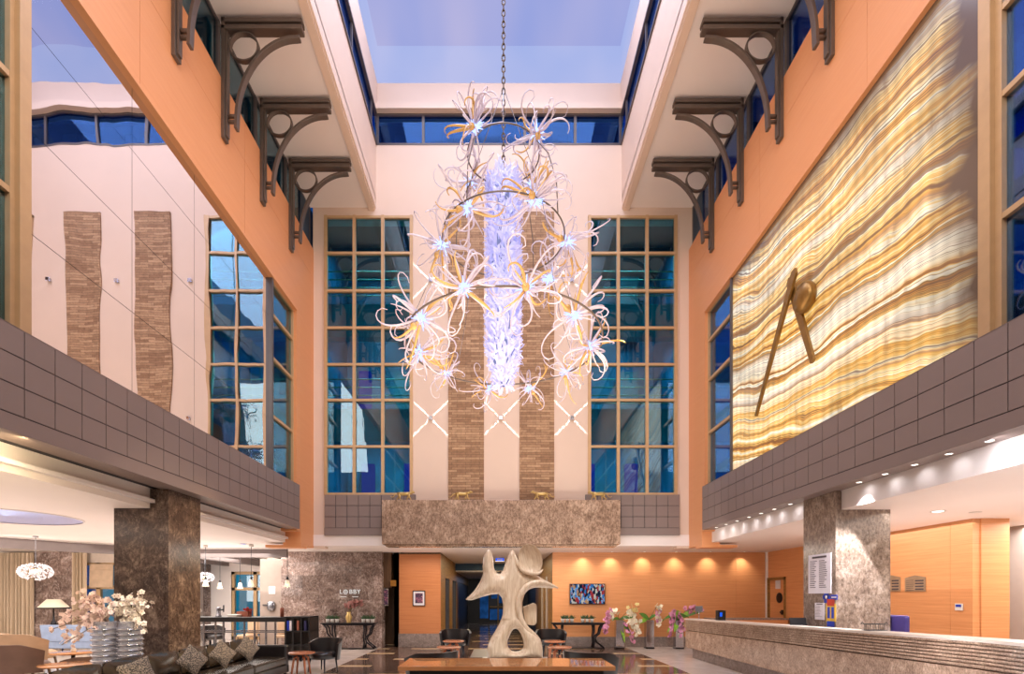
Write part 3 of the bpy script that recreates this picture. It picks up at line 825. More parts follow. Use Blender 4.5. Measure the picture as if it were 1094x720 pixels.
# feathered column
R=random.Random(3); m=MB()
for i in range(2600):
    z=5.42+3.6*R.random(); a=2*pi*R.random()
    rr=.25 if z>5.95 else .25-.17*(5.95-z)/.53
    L=.16+.16*R.random(); w=.014+.022*R.random(); tw=R.uniform(-1.6,1.6); o1=R.uniform(.4,1.35)
    base=Vector((rr*.8*cos(a),rr*.8*sin(a),z)); out=Vector((cos(a),sin(a),0)); tan=Vector((-sin(a),cos(a),0)); up=R.choice((1,1,1,-.6))
    vs=[];n=4
    for j in range(n+1):
        u=j/n; c=base+out*(.02+.15*o1*u*(1.15-.5*u))+Vector((0,0,up*L*u*(1-.35*u*o1)))+tan*(tw*.1*u*u)
        ww=w*sin(pi*(.12+.86*u))**.8; d=(tan+out*.5*tw).normalized()
        vs+= [c-d*ww,c+out*.012*sin(pi*u),c+d*ww]
    m.add(vs,[(j*3+q,j*3+q+1,j*3+q+4,j*3+q+3) for j in range(n) for q in range(2)],True)
fc=m.build('feather_column',M['feather_glass'],ch); tag(fc,'glowing white column of glass feathers',kind='stuff')
m=MB(); m.lathe([(.0,5.4),(.1,5.5),(.2,5.9),(.21,8.9),(.1,9.0),(0,9.02)],(0,0,0),20); m.build('glowing_core',M['bulb_cool'],fc).data.materials[0]=mat_emit('column_core',(180,188,255),.65,.3,6)
# rings, rods
def ring(c,r,z,th,tilt=0,name='ring'):
    m=MB(); m.tube([(c[0]+r*cos(2*pi*k/64),c[1]+r*sin(2*pi*k/64),z) for k in range(64)],th,8,True); return m.build(name,M['bronze'],ch)
ring((0,.2),.64,9.62,.013); ring((0,0),1.06,8.0,.013); ring((0,0),1.70,6.15,.016)
for k in range(4):
    a=pi/4+k*pi/2+.2; m=MB()
    m.tube([(.64*cos(a),.2+.64*sin(a),9.62),(.9*cos(a),.15+.9*sin(a),9.2),(1.04*cos(a),.05+1.04*sin(a),8.6),(1.06*cos(a),1.06*sin(a),8.0)],.010,6)
    m.build('rod',M['bronze'],ch)
for k in range(4):
    a=k*pi/2+.6; m=MB(); m.tube([(1.06*cos(a),1.06*sin(a),8.0),(1.3*cos(a),1.3*sin(a),7.1),(1.70*cos(a),1.7*sin(a),6.15)],.005,5); m.build('wire',M['steel'],ch)
for k in range(3):
    a=k*2*pi/3+.5; m=MB(); m.tube([(.02*cos(a),.02*sin(a),10.6),(.64*cos(a),.2+.64*sin(a),9.62)],.006,5); m.build('wire',M['steel'],ch)
# bursts
def tendril(mb,R,d,L,r0,curl,segs=12):
    d=d.normalized(); a=d.orthogonal().normalized(); a=(Matrix.Rotation(R.uniform(0,2*pi),3,d)@a)
    axis=d.cross(a).normalized(); p=d*.05; v=d.copy(); pts=[p.copy()]; rs=[r0*.7]
    for i in range(segs):
        u=(i+1)/segs
        ang=curl*(u**2.2)*.75/ (segs/12)
        v=Matrix.Rotation(ang,3,axis)@v
        p=p+v*(L/segs); pts.append(p.copy()); rs.append(r0*(1.15-.85*u) if u>.15 else r0)
    mb.tube(pts,rs,6)
def rdir(R,zb=0):
    while True:
        v=Vector((R.uniform(-1,1),R.uniform(-1,1),R.uniform(-1,1)+zb))
        if .2<v.length<1.2: return v.normalized()
CURL=[];AMB=[];CORE=[]
for vi in range(5):
    R=random.Random(40+vi); m=MB()
    for i in range(22):
        d=rdir(R); c=R.choice((.2,.7,1.0,1.2,1.35,1.5,-.8))
        tendril(m,R,d,R.uniform(.32,.55) if abs(c)<.8 else R.uniform(.65,1.1),R.uniform(.015,.025),c)
    me=m.mesh('glass_burst'); me.materials.append(M['clear_curl']); CURL.append(me)
    A=[]
    for i in range(5):
        m=MB(); d=rdir(R,.35 if i<2 else 0); 
        tendril(m,R,d,R.uniform(.5,.9),R.uniform(.022,.032),R.choice((.25,.45,1.0,-.5)))
        if i==3: m.ball(d*.17,.06,10,8)
        me=m.mesh('amber_curl'); me.materials.append(M['amber_curl']); A.append(me)
    AMB.append(A)
    m=MB(); m.ball((0,0,0),.075,14,10)
    for i in range(26):
        d=rdir(R); m.tube([d*.03,d*R.uniform(.12,.2)],[.016,.005],5)
    me=m.mesh('lamp_core'); me.materials.append(M['bulb_cool']); CORE.append(me)
def P3(px,py,Y): return at(px,py,Y)
BURSTS=[(507,136,8.62),(573,142,8.72),(503,194,9.79),(568,198,9.83),(500,222,8.28),(570,214,8.13),(472,262,9.1),(606,258,9.07),
        (495,308,7.4),(562,308,7.36),(588,297,10.0),(450,340,8.15),(448,377,9.3),(477,398,10.1),(522,415,10.85),(566,414,10.85),(605,397,10.1),(630,370,9.06),(613,337,8.1)]
R=random.Random(11)
for i,(px,py,Y) in enumerate(BURSTS):
    p=P3(px,py,Y)-CC; vi=i%5
    sc=(.9 if i<4 else .98)*(.8 if py>390 else 1)
    o=bpy.data.objects.new('glass_burst',CURL[vi]); col.objects.link(o); o.parent=ch; o.location=p; o.rotation_euler=(R.uniform(-.5,.5),R.uniform(-.5,.5),R.uniform(0,6.28)); o.scale=(sc,)*3
    for me in AMB[vi]:
        c=bpy.data.objects.new('amber_curl',me); col.objects.link(c); c.parent=o
    c=bpy.data.objects.new('lamp_core',CORE[vi]); col.objects.link(c); c.parent=o

# ================= SCULPTURE
SY=9.6
def sp(x,y):      # crop pixels of the sculpture to metres
    p=at(490+x/4.8,570+y/4.8,SY); return (p.x,p.z)
outline=[(150,642),(146,600),(150,570),(165,535),(190,495),(212,455),(226,415),(228,370),(222,330),(205,310),(170,312),(120,325),(70,342),(36,340),
 (62,322),(95,290),(120,245),(127,205),(124,170),(130,120),(142,92),(156,84),(168,96),(176,130),(182,180),(196,206),(214,208),(228,190),(245,140),(260,100),(274,84),(288,96),(300,130),(318,170),(345,196),(385,208),(405,214),(440,235),(480,258),(508,280),(470,280),(430,276),(395,276),(362,286),(340,310),(328,350),(328,400),(338,445),(360,480),(395,510),(420,540),(430,580),(432,642)]
hole=[(262,520),(250,550),(252,580),(268,600),(292,606),(318,602),(334,584),(334,555),(322,520),(304,492),(290,486),(276,494)]
def sculpture():
    bm=bmesh.new()
    def loop(pts): 
        vs=[bm.verts.new((sp(*p)[0],0,sp(*p)[1])) for p in pts]
        return [bm.edges.new((vs[i],vs[(i+1)%len(vs)])) for i in range(len(vs))]
    es=loop(outline)+loop(hole)
    bmesh.ops.triangle_fill(bm,use_beauty=True,use_dissolve=False,edges=es)
    bm.normal_update()
    r=bmesh.ops.extrude_face_region(bm,geom=bm.faces[:])
    for v in [g for g in r['geom'] if isinstance(g,bmesh.types.BMVert)]: v.co.y+=.34
    for v in bm.verts: v.co.y-=.17
    bmesh.ops.recalc_face_normals(bm,faces=bm.faces)
    me=bpy.data.meshes.new('sculpture'); bm.to_mesh(me); bm.free()
    o=bpy.data.objects.new('abstract_sculpture',me); col.objects.link(o); me.materials.append(M['sculpture'])
    rm=o.modifiers.new('r','REMESH'); rm.mode='VOXEL'; rm.voxel_size=.018; rm.use_smooth_shade=True
    sm=o.modifiers.new('s','SMOOTH'); sm.iterations=6; sm.factor=.5
    # turn into a plain mesh so that the depth can be shaped
    dg=bpy.context.evaluated_depsgraph_get(); ev=o.evaluated_get(dg); me2=bpy.data.meshes.new_from_object(ev); o.modifiers.clear(); o.data=me2
    import numpy as np
    segs=[]
    for pts in (outline,hole):
        q=[sp(*p) for p in pts]; segs+=list(zip(q,q[1:]+q[:1]))
    A=np.array([s[0] for s in segs]); B=np.array([s[1] for s in segs]); D=B-A; DD=(D**2).sum(1)
    cx,cz=sp(270,300)
    for v in me2.vertices:
        P=np.array((v.co.x,v.co.z)); tt=np.clip(((P-A)*D).sum(1)/DD,0,1); d=np.sqrt((((A+D*tt[:,None])-P)**2).sum(1).min())
        R0=.17; u=min(1,d/R0); rnd=.12+.88*sqrt(max(0,1-(1-u)**2))
        dx=v.co.x-cx; dz=v.co.z-cz
        wid=1.3+.25*min(1,max(0,(-.35-dz)/.5))
        v.co.y=v.co.y*wid*rnd + .13*sin(dx*3.4)*(1 if dz>-.5 else .3) - .08*max(0,dz)*dz
    for p in me2.polygons: p.use_smooth=True
    return o
sc=sculpture(); tag(sc,'pale veined stone abstract sculpture with horns, a disc and a hole, behind the long table','sculpture')
def dish(c,rx,rz,depth,rot):
    m=MB(); n=32; prof=[(0,.05),(.5,.08),(.85,.16),(.97,.24),(1,.27),(1.0,.24),(.93,.1),(.6,-.03),(0,-.07)]
    vs=[];fs=[]
    for r,y in prof:
        for k in range(n):
            a=2*pi*k/n; vs.append((r*rx*cos(a),-y*depth,r*rz*sin(a)))
    for i in range(len(prof)-1):
        for k in range(n):
            l=(k+1)%n; fs.append((i*n+k,i*n+l,(i+1)*n+l,(i+1)*n+k))
    m.add(vs,fs,True); o=m.build('disc',M['sculpture'],sc); o.location=c; o.rotation_euler=rot; return o
def rim(path,r,y0,name='rim'):
    m=MB(); q=[sp(*p) for p in path]
    Q=[]
    for i in range(len(q)-1):
        for k in range(4):
            u=k/4; p0=q[max(i-1,0)];p1=q[i];p2_=q[i+1];p3_=q[min(i+2,len(q)-1)]
            Q.append(tuple(.5*((2*p1[j])+(-p0[j]+p2_[j])*u+(2*p0[j]-5*p1[j]+4*p2_[j]-p3_[j])*u*u+(-p0[j]+3*p1[j]-3*p2_[j]+p3_[j])*u**3) for j in (0,1)))
    Q.append(q[-1]); n=len(Q)-1
    m.tube([(x,(y0(i/n) if callable(y0) else y0),z) for i,(x,z) in enumerate(Q)],[r*(.25+.75*sin(pi*min(1,max(0,i/n)))**.6) for i in range(n+1)],10)
    return m.build(name,M['sculpture'],sc)
rim([(508,280),(450,256),(400,250),(350,266),(316,310),(304,360),(312,420),(340,475),(385,520),(412,560)],.052,lambda u:-.06-.14*sin(pi*u))
rim([(270,92),(286,120),(300,155),(325,190),(365,206),(405,206),(430,185)],.04,lambda u:-.10-.06*sin(pi*u))
rim([(40,338),(85,300),(122,245),(140,190),(146,130),(156,90)],.035,lambda u:-.08-.05*sin(pi*u))
dx,dz=sp(370,130); dish((dx,-.02,dz),.215,.29,.5,(.15,math.radians(-14),-.15))
m=MB(); q=[sp(330,378),sp(385,356),(sp(400,362)),sp(404,375),sp(403,458),sp(396,470),sp(385,474),sp(345,468)]
m.prism(q,'y',.16,.22,True); o=m.build('petal',M['sculpture'],sc,.012)
sc.location=(0,SY,0)
m=MB(); x0,_=sp(120,640); x1,_=sp(462,640); m.box(x0,x1,SY-.3,SY+.3,0,.585); tag(m.build('plinth',M['base_stone'],bevel=.01),'low grey stone plinth carrying the pale sculpture','plinth')

# ================= FURNITURE
# long wooden table in front
t=thing('long_table','long glossy wooden table at the bottom centre in front of the sculpture','table',(.11,7.84,0))
m=MB(); m.box(-1.555,1.555,-.49,.49,.685,.75); m.build('tabletop',M['table_wood'],t,.006)
m=MB(); m.box(-1.4,1.4,-.4,.4,.6,.684); m.build('apron',M['black_paint'],t)
for x in (-1.35,1.35):
    for y in (-.38,.38): m=MB(); m.box(x-.05,x+.05,y-.05,y+.05,0,.6); m.build('leg',M['black_paint'],t,.005)

# consoles
def make_console():
    t=thing('console_table','x','console table')
    m=MB(); m.box(-.9,.9,-.2,.2,.83,.87); m.box(-.85,.85,-.17,.17,.79,.83); m.build('tabletop',M['black_metal'],t,.005)
    for s in (-1,1):
        for y in (-.13,.13):
            m=MB()
            m.tube([(s*.52,y,.79),(s*.53,y,.6),(s*.5,y,.4),(s*.53,y,.2),(s*.5,y,.02)],[.035,.028,.022,.028,.034],8)
            m.tube([(s*.8,y,.79),(s*.74,y,.68),(s*.7,y,.5),(s*.6,y,.42),(s*.56,y,.34),(s*.62,y,.22),(s*.78,y,.1),(s*.86,y,.02)] if s>0 else [(s*.8,y,.79),(s*.72,y,.7),(s*.68,y,.5),(s*.6,y,.42),(s*.56,y,.34),(s*.62,y,.22),(s*.78,y,.1),(s*.86,y,.02)],[.03,.03,.028,.026,.026,.026,.026,.034],8)
            m.build('leg',M['black_metal'],t)
    m=MB(); m.box(-.88,.88,-.16,.16,0,.03); m.build('stretcher',M['black_metal'],t,.004)
    return t
c0=make_console(); c0.location=(-4.98,17.15,0); c0['label']='black console table with curved legs against the marble wall under the lobby lettering'
c0['group']='black console tables'
dup(c0,(2.65,17.3,0),0,'black console table with curved legs below the television')
# succulents
def make_pot():
    t=thing('potted_succulent','x','plant')
    m=MB(); m.lathe([(0,0),(.05,0),(.065,.11),(.066,.125),(.058,.125),(.055,.1),(0,.1)],(0,0,0),16); m.build('pot',M['white_china'],t)
    R=random.Random(5); m=MB()
    for i in range(34):
        a=R.uniform(0,2*pi); e=R.uniform(.05,1.1); L=R.uniform(.11,.19)
        d=Vector((cos(a)*sin(e),sin(a)*sin(e),cos(e)))
        m.tube([Vector((0,0,.09)),Vector((0,0,.09))+d*L*.5+Vector((0,0,.02)),Vector((0,0,.09))+d*L+Vector((0,0,.0))],[.012,.016,.002],5)
    m.build('rosette',M['leaf_dark'],t)
    return t
p0=make_pot(); first=True
for ci,(cx,cy,where) in enumerate(((-4.98,17.15,'console by marble wall'),(2.65,17.3,'console below television'))):
    for g,gx in ((0,-.56 if ci==0 else -.35),(1,.62 if ci==0 else .32)):
        for k in range(3):
            lab='%s of the %s trio of potted succulents on the %s'%(('left','middle','right')[k],('left','right')[g],where)
            loc=(cx+gx+(k-1)*.155,cy,.87)
            if first: p0.location=loc; p0['label']=lab; p0['group']='potted succulents on the consoles'; first=False
            else: dup(p0,loc,k*2.1,lab,'potted succulents on the consoles')

# flowers -------------------------------------------------------------
def blossom(mb,c,r,R,n=5,hmb=None):
    M3=Matrix.Rotation(R.uniform(0,6.28),3,'Z')@Matrix.Rotation(R.uniform(.7,2.2),3,'X')@Matrix.Rotation(R.uniform(0,6.28),3,'Z')
    for k in range(n):
        a=2*pi*k/n+R.uniform(-.15,.15); w=r*.42
        d=Vector((cos(a),sin(a),0)); s=Vector((-sin(a),cos(a),0))
        w=r*.5
        vs=[c+M3@(d*r*.06),c+M3@(d*r*.4+s*w*.9+Vector((0,0,r*.16))),c+M3@(d*r*.82+s*w*.7+Vector((0,0,r*.1))),c+M3@(d*r*1.02+Vector((0,0,r*.02))),c+M3@(d*r*.82-s*w*.7+Vector((0,0,r*.1))),c+M3@(d*r*.4-s*w*.9+Vector((0,0,r*.16))),c+M3@(d*r*.5+Vector((0,0,r*.05)))]
        mb.add(vs,[(6,0,1),(6,1,2),(6,2,3),(6,3,4),(6,4,5),(6,5,0)],True)
    if hmb is not None: hmb.ball(c,r*.16,6,5)
def spray(parent,pts,n,r,mat,R,spread=.1,stem=.01,heart='heart_red',name='flower_spray'):
    """a stem with blossoms along its outer part"""
    pts=[Vector(p) for p in pts]
    def cur(u):
        u=u*(len(pts)-1); i=min(int(u),len(pts)-2); return pts[i].lerp(pts[i+1],u-i)
    m=MB(); m.tube([cur(k/14) for k in range(15)],stem,5); st=m.build('stem',M['stem_brown'],parent)
    m=MB(); h=MB()
    for i in range(n):
        u=.35+.65*(i+R.random())/n; p=cur(u)+Vector((R.uniform(-1,1),R.uniform(-1,1),R.uniform(-1,1)))*spread
        blossom(m,p,r*R.uniform(.7,1.15),R,5,h if i%2==0 else None)
    o=m.build(name,M[mat],parent); o['kind']='stuff'; h.build('flower_heart',M[heart],o); return o
def leafblade(mb,p,d,L,w,droop=.5):
    d=Vector(d).normalized(); s=d.cross(Vector((.25,-1,.55)).normalized()).normalized(); n=6; vs=[]
    for j in range(n+1):
        u=j/n; c=Vector(p)+d*L*u-Vector((0,0,1))*droop*L*u*u; ww=w*sin(pi*(.1+.88*u))
        vs+=[c-s*ww,c-Vector((0,0,w*.3)),c+s*ww]
    mb.add(vs,[(j*3+q,j*3+q+1,j*3+q+4,j*3+q+3) for j in range(n) for q in range(2)],True)

# vase with orchids on left console
t=thing('vase','bronze glass vase of dusty pink orchids on the console by the marble wall','vase',(-5.0,17.15,.87))
m=MB(); m.lathe([(0,0),(.08,0),(.06,.03),(.1,.12),(.11,.2),(.06,.3),(.07,.36),(.06,.36),(.05,.3),(0,.29)],(0,0,0),20); m.build('body',M['gold_metal'],t)
R=random.Random(21)
for k in range(8):
    a=R.uniform(0,6.28); r=R.uniform(.25,.5); spray(t,[(0,0,.3),(r*.4*cos(a),r*.25*sin(a),.6),(r*cos(a),r*.3*sin(a),R.uniform(.45,.75))],9,.07,'petal_dusty',R,.07,.006)
# mirrored planters with orchids
def planter(x,y,label):
    t=thing('mirrored_planter',label,'planter',(x,y,0))
    m=MB(); m.box(-.13,.13,-.13,.13,.05,.95); m.build('body',M['chrome'],t,.004)
    m=MB(); m.box(-.14,.14,-.14,.14,0,.05); m.build('base',M['black_metal'],t)
    m=MB(); m.box(-.1,.1,-.1,.1,.951,.955); m.build('soil',M['stem_brown'],t); return t
pl=[(4.02,17.2,'left'),(5.05,17.3,'middle'),(6.0,17.2,'right')]
for x,y,n in pl: planter(x,y,'tall narrow mirrored planter holding orchids, %s one of the three by the wood wall'%n)
def orchid(name,label,loc,sprays,leaves,seed):
    t=thing(name,label,'flowers',loc); R=random.Random(seed)
    for pts,n,r,mt,sd in sprays: spray(t,pts,n,r,mt,R,sd,.008,'heart_red' if mt=='petal_pink' else 'petal_yellow')
    for (d,L,w,dr,mt) in leaves:
        m=MB(); leafblade(m,(0,0,.02),d,L,w,dr); m.build('leaf',M[mt],t)
    return t
orchid('orchid_arrangement','cream and pink orchids arching from the left mirrored planter',(4.02,17.2,.955),
 [([(0,0,0),(-.25,-.05,.35),(-.42,-.08,.1),(-.5,-.1,-.45)],24,.1,'petal_pink',.06),([(0,0,0),(-.1,-.1,.3),(-.25,-.1,.28),(-.3,-.1,.0)],10,.09,'petal_white',.07),
  ([(0,0,0),(.2,-.1,.25),(.5,-.1,.2),(.62,-.1,-.05)],16,.1,'petal_white',.1),([(0,0,0),(.25,-.1,.1),(.5,-.15,-.2),(.55,-.15,-.45)],16,.1,'petal_white',.1),
  ([(0,0,0),(.15,-.12,-.1),(.35,-.15,-.45),(.42,-.15,-.7)],9,.09,'petal_pink',.07),([(0,0,0),(.3,-.1,.35),(.65,-.1,.45)],12,.08,'petal_yellow',.1)],
 [((.3,-.2,-.1),.4,.07,.8,'leaf_dark'),((.8,-.2,.4),.6,.06,.3,'leaf_green'),((.6,-.3,-.5),.5,.07,.6,'leaf_bright'),((-.4,-.3,.3),.4,.06,.6,'leaf_green'),((.2,-.3,-.7),.55,.07,.5,'leaf_bright')],31)
orchid('orchid_arrangement','white orchid sprays with one big leaf above the middle mirrored planter',(5.05,17.3,.955),
 [([(0,0,0),(.2,-.05,.4),(.35,-.05,.5),(.3,-.1,.1),(.2,-.1,-.2)],16,.1,'petal_white',.07),([(0,0,0),(.3,-.05,.3),(.25,-.1,-.1)],8,.09,'petal_pink',.06)],
 [((-.6,-.2,.5),.5,.09,.2,'leaf_green'),((-.8,-.2,.1),.4,.08,.5,'leaf_bright'),((.5,-.2,.6),.4,.05,.3,'leaf_green')],32)
orchid('orchid_arrangement','pink orchids hanging below broad green leaves over the right mirrored planter',(6.0,17.2,.955),
 [([(0,0,0),(-.15,-.05,.35),(-.25,-.1,.0),(-.28,-.1,-.5)],26,.1,'petal_pink',.07),([(0,0,0),(.02,-.1,.25),(.05,-.12,-.1),(.02,-.14,-.5)],20,.1,'petal_pink',.07),
  ([(0,0,0),(.2,-.05,.3),(.5,-.1,.4),(.75,-.1,.25)],18,.1,'petal_pink',.1),([(0,0,0),(.1,-.12,0),(.12,-.14,-.35)],8,.08,'petal_yellow',.06)],
 [((-.5,-.1,1),.6,.1,.5,'leaf_bright'),((-.8,-.1,.7),.75,.1,.7,'leaf_green'),((.2,-.1,.9),.55,.08,.6,'leaf_bright'),((.8,-.1,.8),.8,.06,.3,'leaf_bright'),((-.3,-.2,.2),.45,.08,.9,'leaf_green'),((.9,-.1,.5),.95,.05,.2,'leaf_green'),((-.9,-.2,-.6),.5,.08,.3,'leaf_bright'),((-.2,-.3,1),.5,.11,.3,'leaf_bright'),((-.6,-.3,.9),.65,.11,.8,'leaf_dark'),((.5,-.3,.9),.6,.1,.7,'leaf_green'),((-.35,-.4,-.3),.4,.1,.5,'leaf_bright')],33)

# TV
t=thing('television','flat television showing a colourful street scene on the orange wood wall','television',(3.05,YW-.06,1.83))
m=MB(); m.box(-.61,.61,-.02,.04,-.355,.355); m.build('casing',M['black_paint'],t,.006)
m=MB(); m.box(-.585,.585,-.024,-.02,-.33,.33); m.build('screen',M['tv'],t)
m=MB(); m.box(-.2,.2,.03,.06,-.2,.2); m.build('wall_mount',M['black_metal'],t)
# picture
t=thing('framed_picture','small dark abstract print in a pale mount on the left orange wood panel','picture',(-2.76,YW-.012,1.68))
m=MB()
for a,b,c,d in ((-.215,.215,.24,.265),(-.215,.215,-.265,-.24),(-.215,-.19,-.265,.265),(.19,.215,-.265,.265)): m.box(a,b,-.025,.01,c,d)
m.build('frame',M['black_paint'],t)
m=MB(); m.box(-.19,.19,-.008,.01,-.24,.24); m.build('mount',M['paper'],t)
m=MB(); m.box(-.13,.13,-.012,-.008,-.17,.18); m.build('print',M['art'],t)
t=thing('framed_picture','narrow dark framed picture in the dim passage beside the marble wall','picture',(-3.9,YM+.24,1.72))
m=MB(); m.box(-.07,.1,-.02,.0,-.3,.3); m.build('frame',M['chrome'],t); m=MB(); m.box(-.05,.08,-.025,-.02,-.26,.26); m.build('print',M['art'],t)
m=MB(); m.box(-3.71,-3.55,17.6,17.78,2.1,2.3); tag(m.build('wall_lantern',M['lantern_glow']),'small glowing box lantern at the passage beside the marble wall','lamp')
# lobby lettering
def text_mesh(name,s,size,mat,loc,rot,parent=None,depth=.008,align='CENTER'):
    cu=bpy.data.curves.new(name,'FONT'); cu.body=s; cu.size=size; cu.extrude=depth; cu.align_x=align; cu.align_y='CENTER'
    tmp=bpy.data.objects.new(name+'_c',cu); col.objects.link(tmp)
    dg=bpy.context.evaluated_depsgraph_get(); me=bpy.data.meshes.new_from_object(tmp.evaluated_get(dg))
    bpy.data.objects.remove(tmp); bpy.data.curves.remove(cu)
    me.materials.clear(); me.materials.append(mat)
    o=bpy.data.objects.new(name,me); col.objects.link(o); o.location=loc; o.rotation_euler=rot
    if parent: o.parent=parent
    return o
t=thing('lobby_sign','white LOBBY lettering with two short bars on the marble wall','sign',(-5.08,YM-.01,1.87))
mat_emit('sign_white',(244,240,236),.9,.02)
for ch_,x in (('L',-.285),('B',.05),('B',.185),('Y',.315)):
    text_mesh('letter',ch_,.21,M['sign_white'],(x,0,.03),(pi/2,0,0),t)
m=MB(); m.tube([(-.13+.068*cos(2*pi*k/28),0,.03+.068*sin(2*pi*k/28)) for k in range(28)],.011,6,True)
m.box(-.2,-.06,-.006,.006,.024,.036); m.box(-.136,-.124,-.006,.006,-.04,.1); m.build('letter',M['sign_white'],t)
for x in (-.2,.2): m=MB(); m.box(x-.1,x+.1,-.006,.006,-.145,-.125); m.build('bar',M['sign_white'],t)

# hanging sign + corridor lamp
t=thing('hanging_sign','small glowing blue sign hanging from the corridor ceiling','sign',(.04,20.5,3.15))
m=MB(); m.box(-.17,.17,-.03,.03,.0,.13); m.build('panel',M['sign_blue'],t); m=MB(); m.box(-.11,.11,-.034,-.03,.045,.085); m.build('lettering_bar',M['paper'],t)
m=MB(); m.tube([(-.12,0,.13),(-.12,0,.13)],.006,5); m.box(-.19,.19,-.04,.04,-.012,0); m.build('housing',M['chrome'],t)
m=MB(); m.tube([(.3,26,2.9),(.3,26,2.72)],.01,6); m.lathe([(0,0),(.13,.02),(.15,.12),(.1,.2),(0,.2)],(.3,26,2.52),14); tag(m.build('pendant_lamp',M['amber_glow']),'small yellow glowing lamp hanging in the corridor behind the sculpture','lamp')

# ---- reception desk
DX=5.40
def dtop(y): return 1.11+max(0,min(.16,(14.9-y)*.0175))
t=thing('reception_desk','long brown marble reception desk with a ribbed upper front','desk',(0,0,0))
def slope_box(mb,x0,x1,f0,f1,y0=3.2,y1=14.9):
    """strip along the desk whose bottom and top heights are f0(y), f1(y)"""
    vs=[]
    for y in (y0,5.76,y1):
        for x,f in ((x0,f0),(x1,f0),(x1,f1),(x0,f1)): vs.append((x,y,f(y)))
    fs=[(0,1,2,3),(8,11,10,9)]
    for i in (0,4):
        for k in range(4): l=(k+1)%4; fs.append((i+k,i+l,i+4+l,i+4+k))
    return mb.add(vs,fs)
m=MB(); n=7; H=.30
for k in range(n):
    a,b=k/n,(k+1)/n
    slope_box(m,DX+.02+.03*(1-a)*0+.012*(n-1-k)*0,DX+.34,lambda y:dtop(y)-.035-H*b,lambda y:dtop(y)-.035-H*a)
    slope_box(m,DX-.022,DX+.1,lambda y:dtop(y)-.035-H*a-.026,lambda y:dtop(y)-.035-H*a)
m.build('ribbed_front',M['desk_marble'],t)
m=MB(); slope_box(m,DX-.03,DX+.36,lambda y:dtop(y)-.035,dtop); m.build('counter_top',M['cream_stone'],t)
m=MB(); slope_box(m,DX+.0,DX+.3,lambda y:.29,lambda y:dtop(y)-.035-H-.012); m.build('front_panel',M['desk_marble'],t)
m=MB(); m.box(DX+.15,DX+.3,3.2,14.75,0,.29); m.build('plinth',M['base_stone'],t)
m=MB(); m.box(DX+.3,DX+.46,3.2,14.85,.74,.78); m.box(DX+.34,DX+.36,3.2,14.85,0,.74); m.build('worktop',M['orange_wood'],t)
# things on / behind the desk
y=13.0; m=MB()
t=thing('desk_box','dark navy open box standing on the far end of the reception desk','box',(5.6,y,dtop(y)))
m.box(-.09,.09,-.09,.09,0,.01); m.box(-.09,-.075,-.09,.09,0,.25); m.box(.075,.09,-.09,.09,0,.25); m.box(-.09,.09,.075,.09,0,.25); m.box(-.09,.09,-.09,-.075,0,.23); m.build('body',M['black_paint'],t)
m=MB(); m.box(-.06,.0,-.094,-.09,.1,.2); m.build('label_patch',M['sign_blue'],t)
t=thing('sign_stand','small silver plate on a thin stand at the far end of the reception desk','stand',(5.36+.16,14.2,dtop(14.2)))
m=MB(); m.tube([(0,0,0),(0,0,.22)],.008,6); m.lathe([(0,0),(.05,0),(.05,.01),(0,.012)],(0,0,0),14); m.build('post',M['chrome'],t)
m=MB(); m.box(-.1,.1,-.01,.01,.2,.36); m.build('plate',M['steel'],t,.004)
t=thing('back_counter','low wooden counter with a grey top behind the far end of the reception desk','counter',(7.95,16.6,0))
m=MB(); m.box(-1.2,1.2,-.3,.3,0,1.0); m.build('body',M['orange_wood'],t); m=MB(); m.box(-1.22,1.22,-.32,.32,1.0,1.05); m.build('counter_top',M['base_stone'],t)
y=9.2
t=thing('computer_monitor','black flat computer monitor lying low behind the reception desk, left of the column','monitor',(5.78-.03,9.9,.78))
m=MB(); m.lathe([(0,0),(.1,0),(.1,.012),(0,.015)],(0,0,0),14); m.tube([(0,0,.01),(0,0,.3)],.02,6); m.build('stand',M['black_metal'],t); 
m=MB(); m.cbox((0,-.02,.44),(.32,.03,.24),Matrix.Rotation(-.3,3,'X')); m.build('screen',M['black_paint'],t,.006)
t=thing('wire_basket','small black wire basket on the reception desk in front of the column','basket',(5.58,7.65,dtop(7.65)))
m=MB()
for z in (.01,.1): m.tube([(-.13,-.08,z),(.13,-.08,z),(.15,0,z),(.13,.08,z),(-.13,.08,z),(-.15,0,z)],.005,5,True)
for k in range(12):
    a=2*pi*k/12; m.tube([(.14*cos(a),.085*sin(a),.01),(.14*cos(a),.085*sin(a),.1)],.003,4)
m.build('wires',M['black_metal'],t)
m=MB(); m.tube([(-.15,0,.1),(-.18,0,.13),(-.2,0,.1)],.006,5); m.tube([(.15,0,.1),(.18,0,.13),(.2,0,.1)],.006,5); m.build('handle',M['black_metal'],t)
# purple office chair
t=thing('office_chair','purple office chair with armrests behind the reception desk, right of the column','chair',(7.15,9.0,0))
m=MB(); m.box(-.26,.26,-.25,.25,.5,.58); m.build('seat',M['purple_plastic'],t,.03)
m=MB(); m.box(-.25,-.17,-.27,.27,.64,1.42); m.build('backrest',M['purple_plastic'],t,.03)
for y in (-.29,.29): m=MB(); m.box(-.2,.24,y-.04,y+.04,1.0,1.05); m.box(.0,.06,y-.02,y+.02,.56,1.0); m.build('armrest',M['purple_plastic'],t,.01)
m=MB(); m.tube([(0,0,.08),(0,0,.5)],.03,8)
for k in range(5): a=2*pi*k/5; m.tube([(0,0,.09),(.3*cos(a),.3*sin(a),.05)],.022,6)
m.build('base',M['black_metal'],t)
for k in range(5): a=2*pi*k/5; m=MB(); m.ball((.3*cos(a),.3*sin(a),.03),.03,8,6); m.build('caster',M['black_paint'],t)

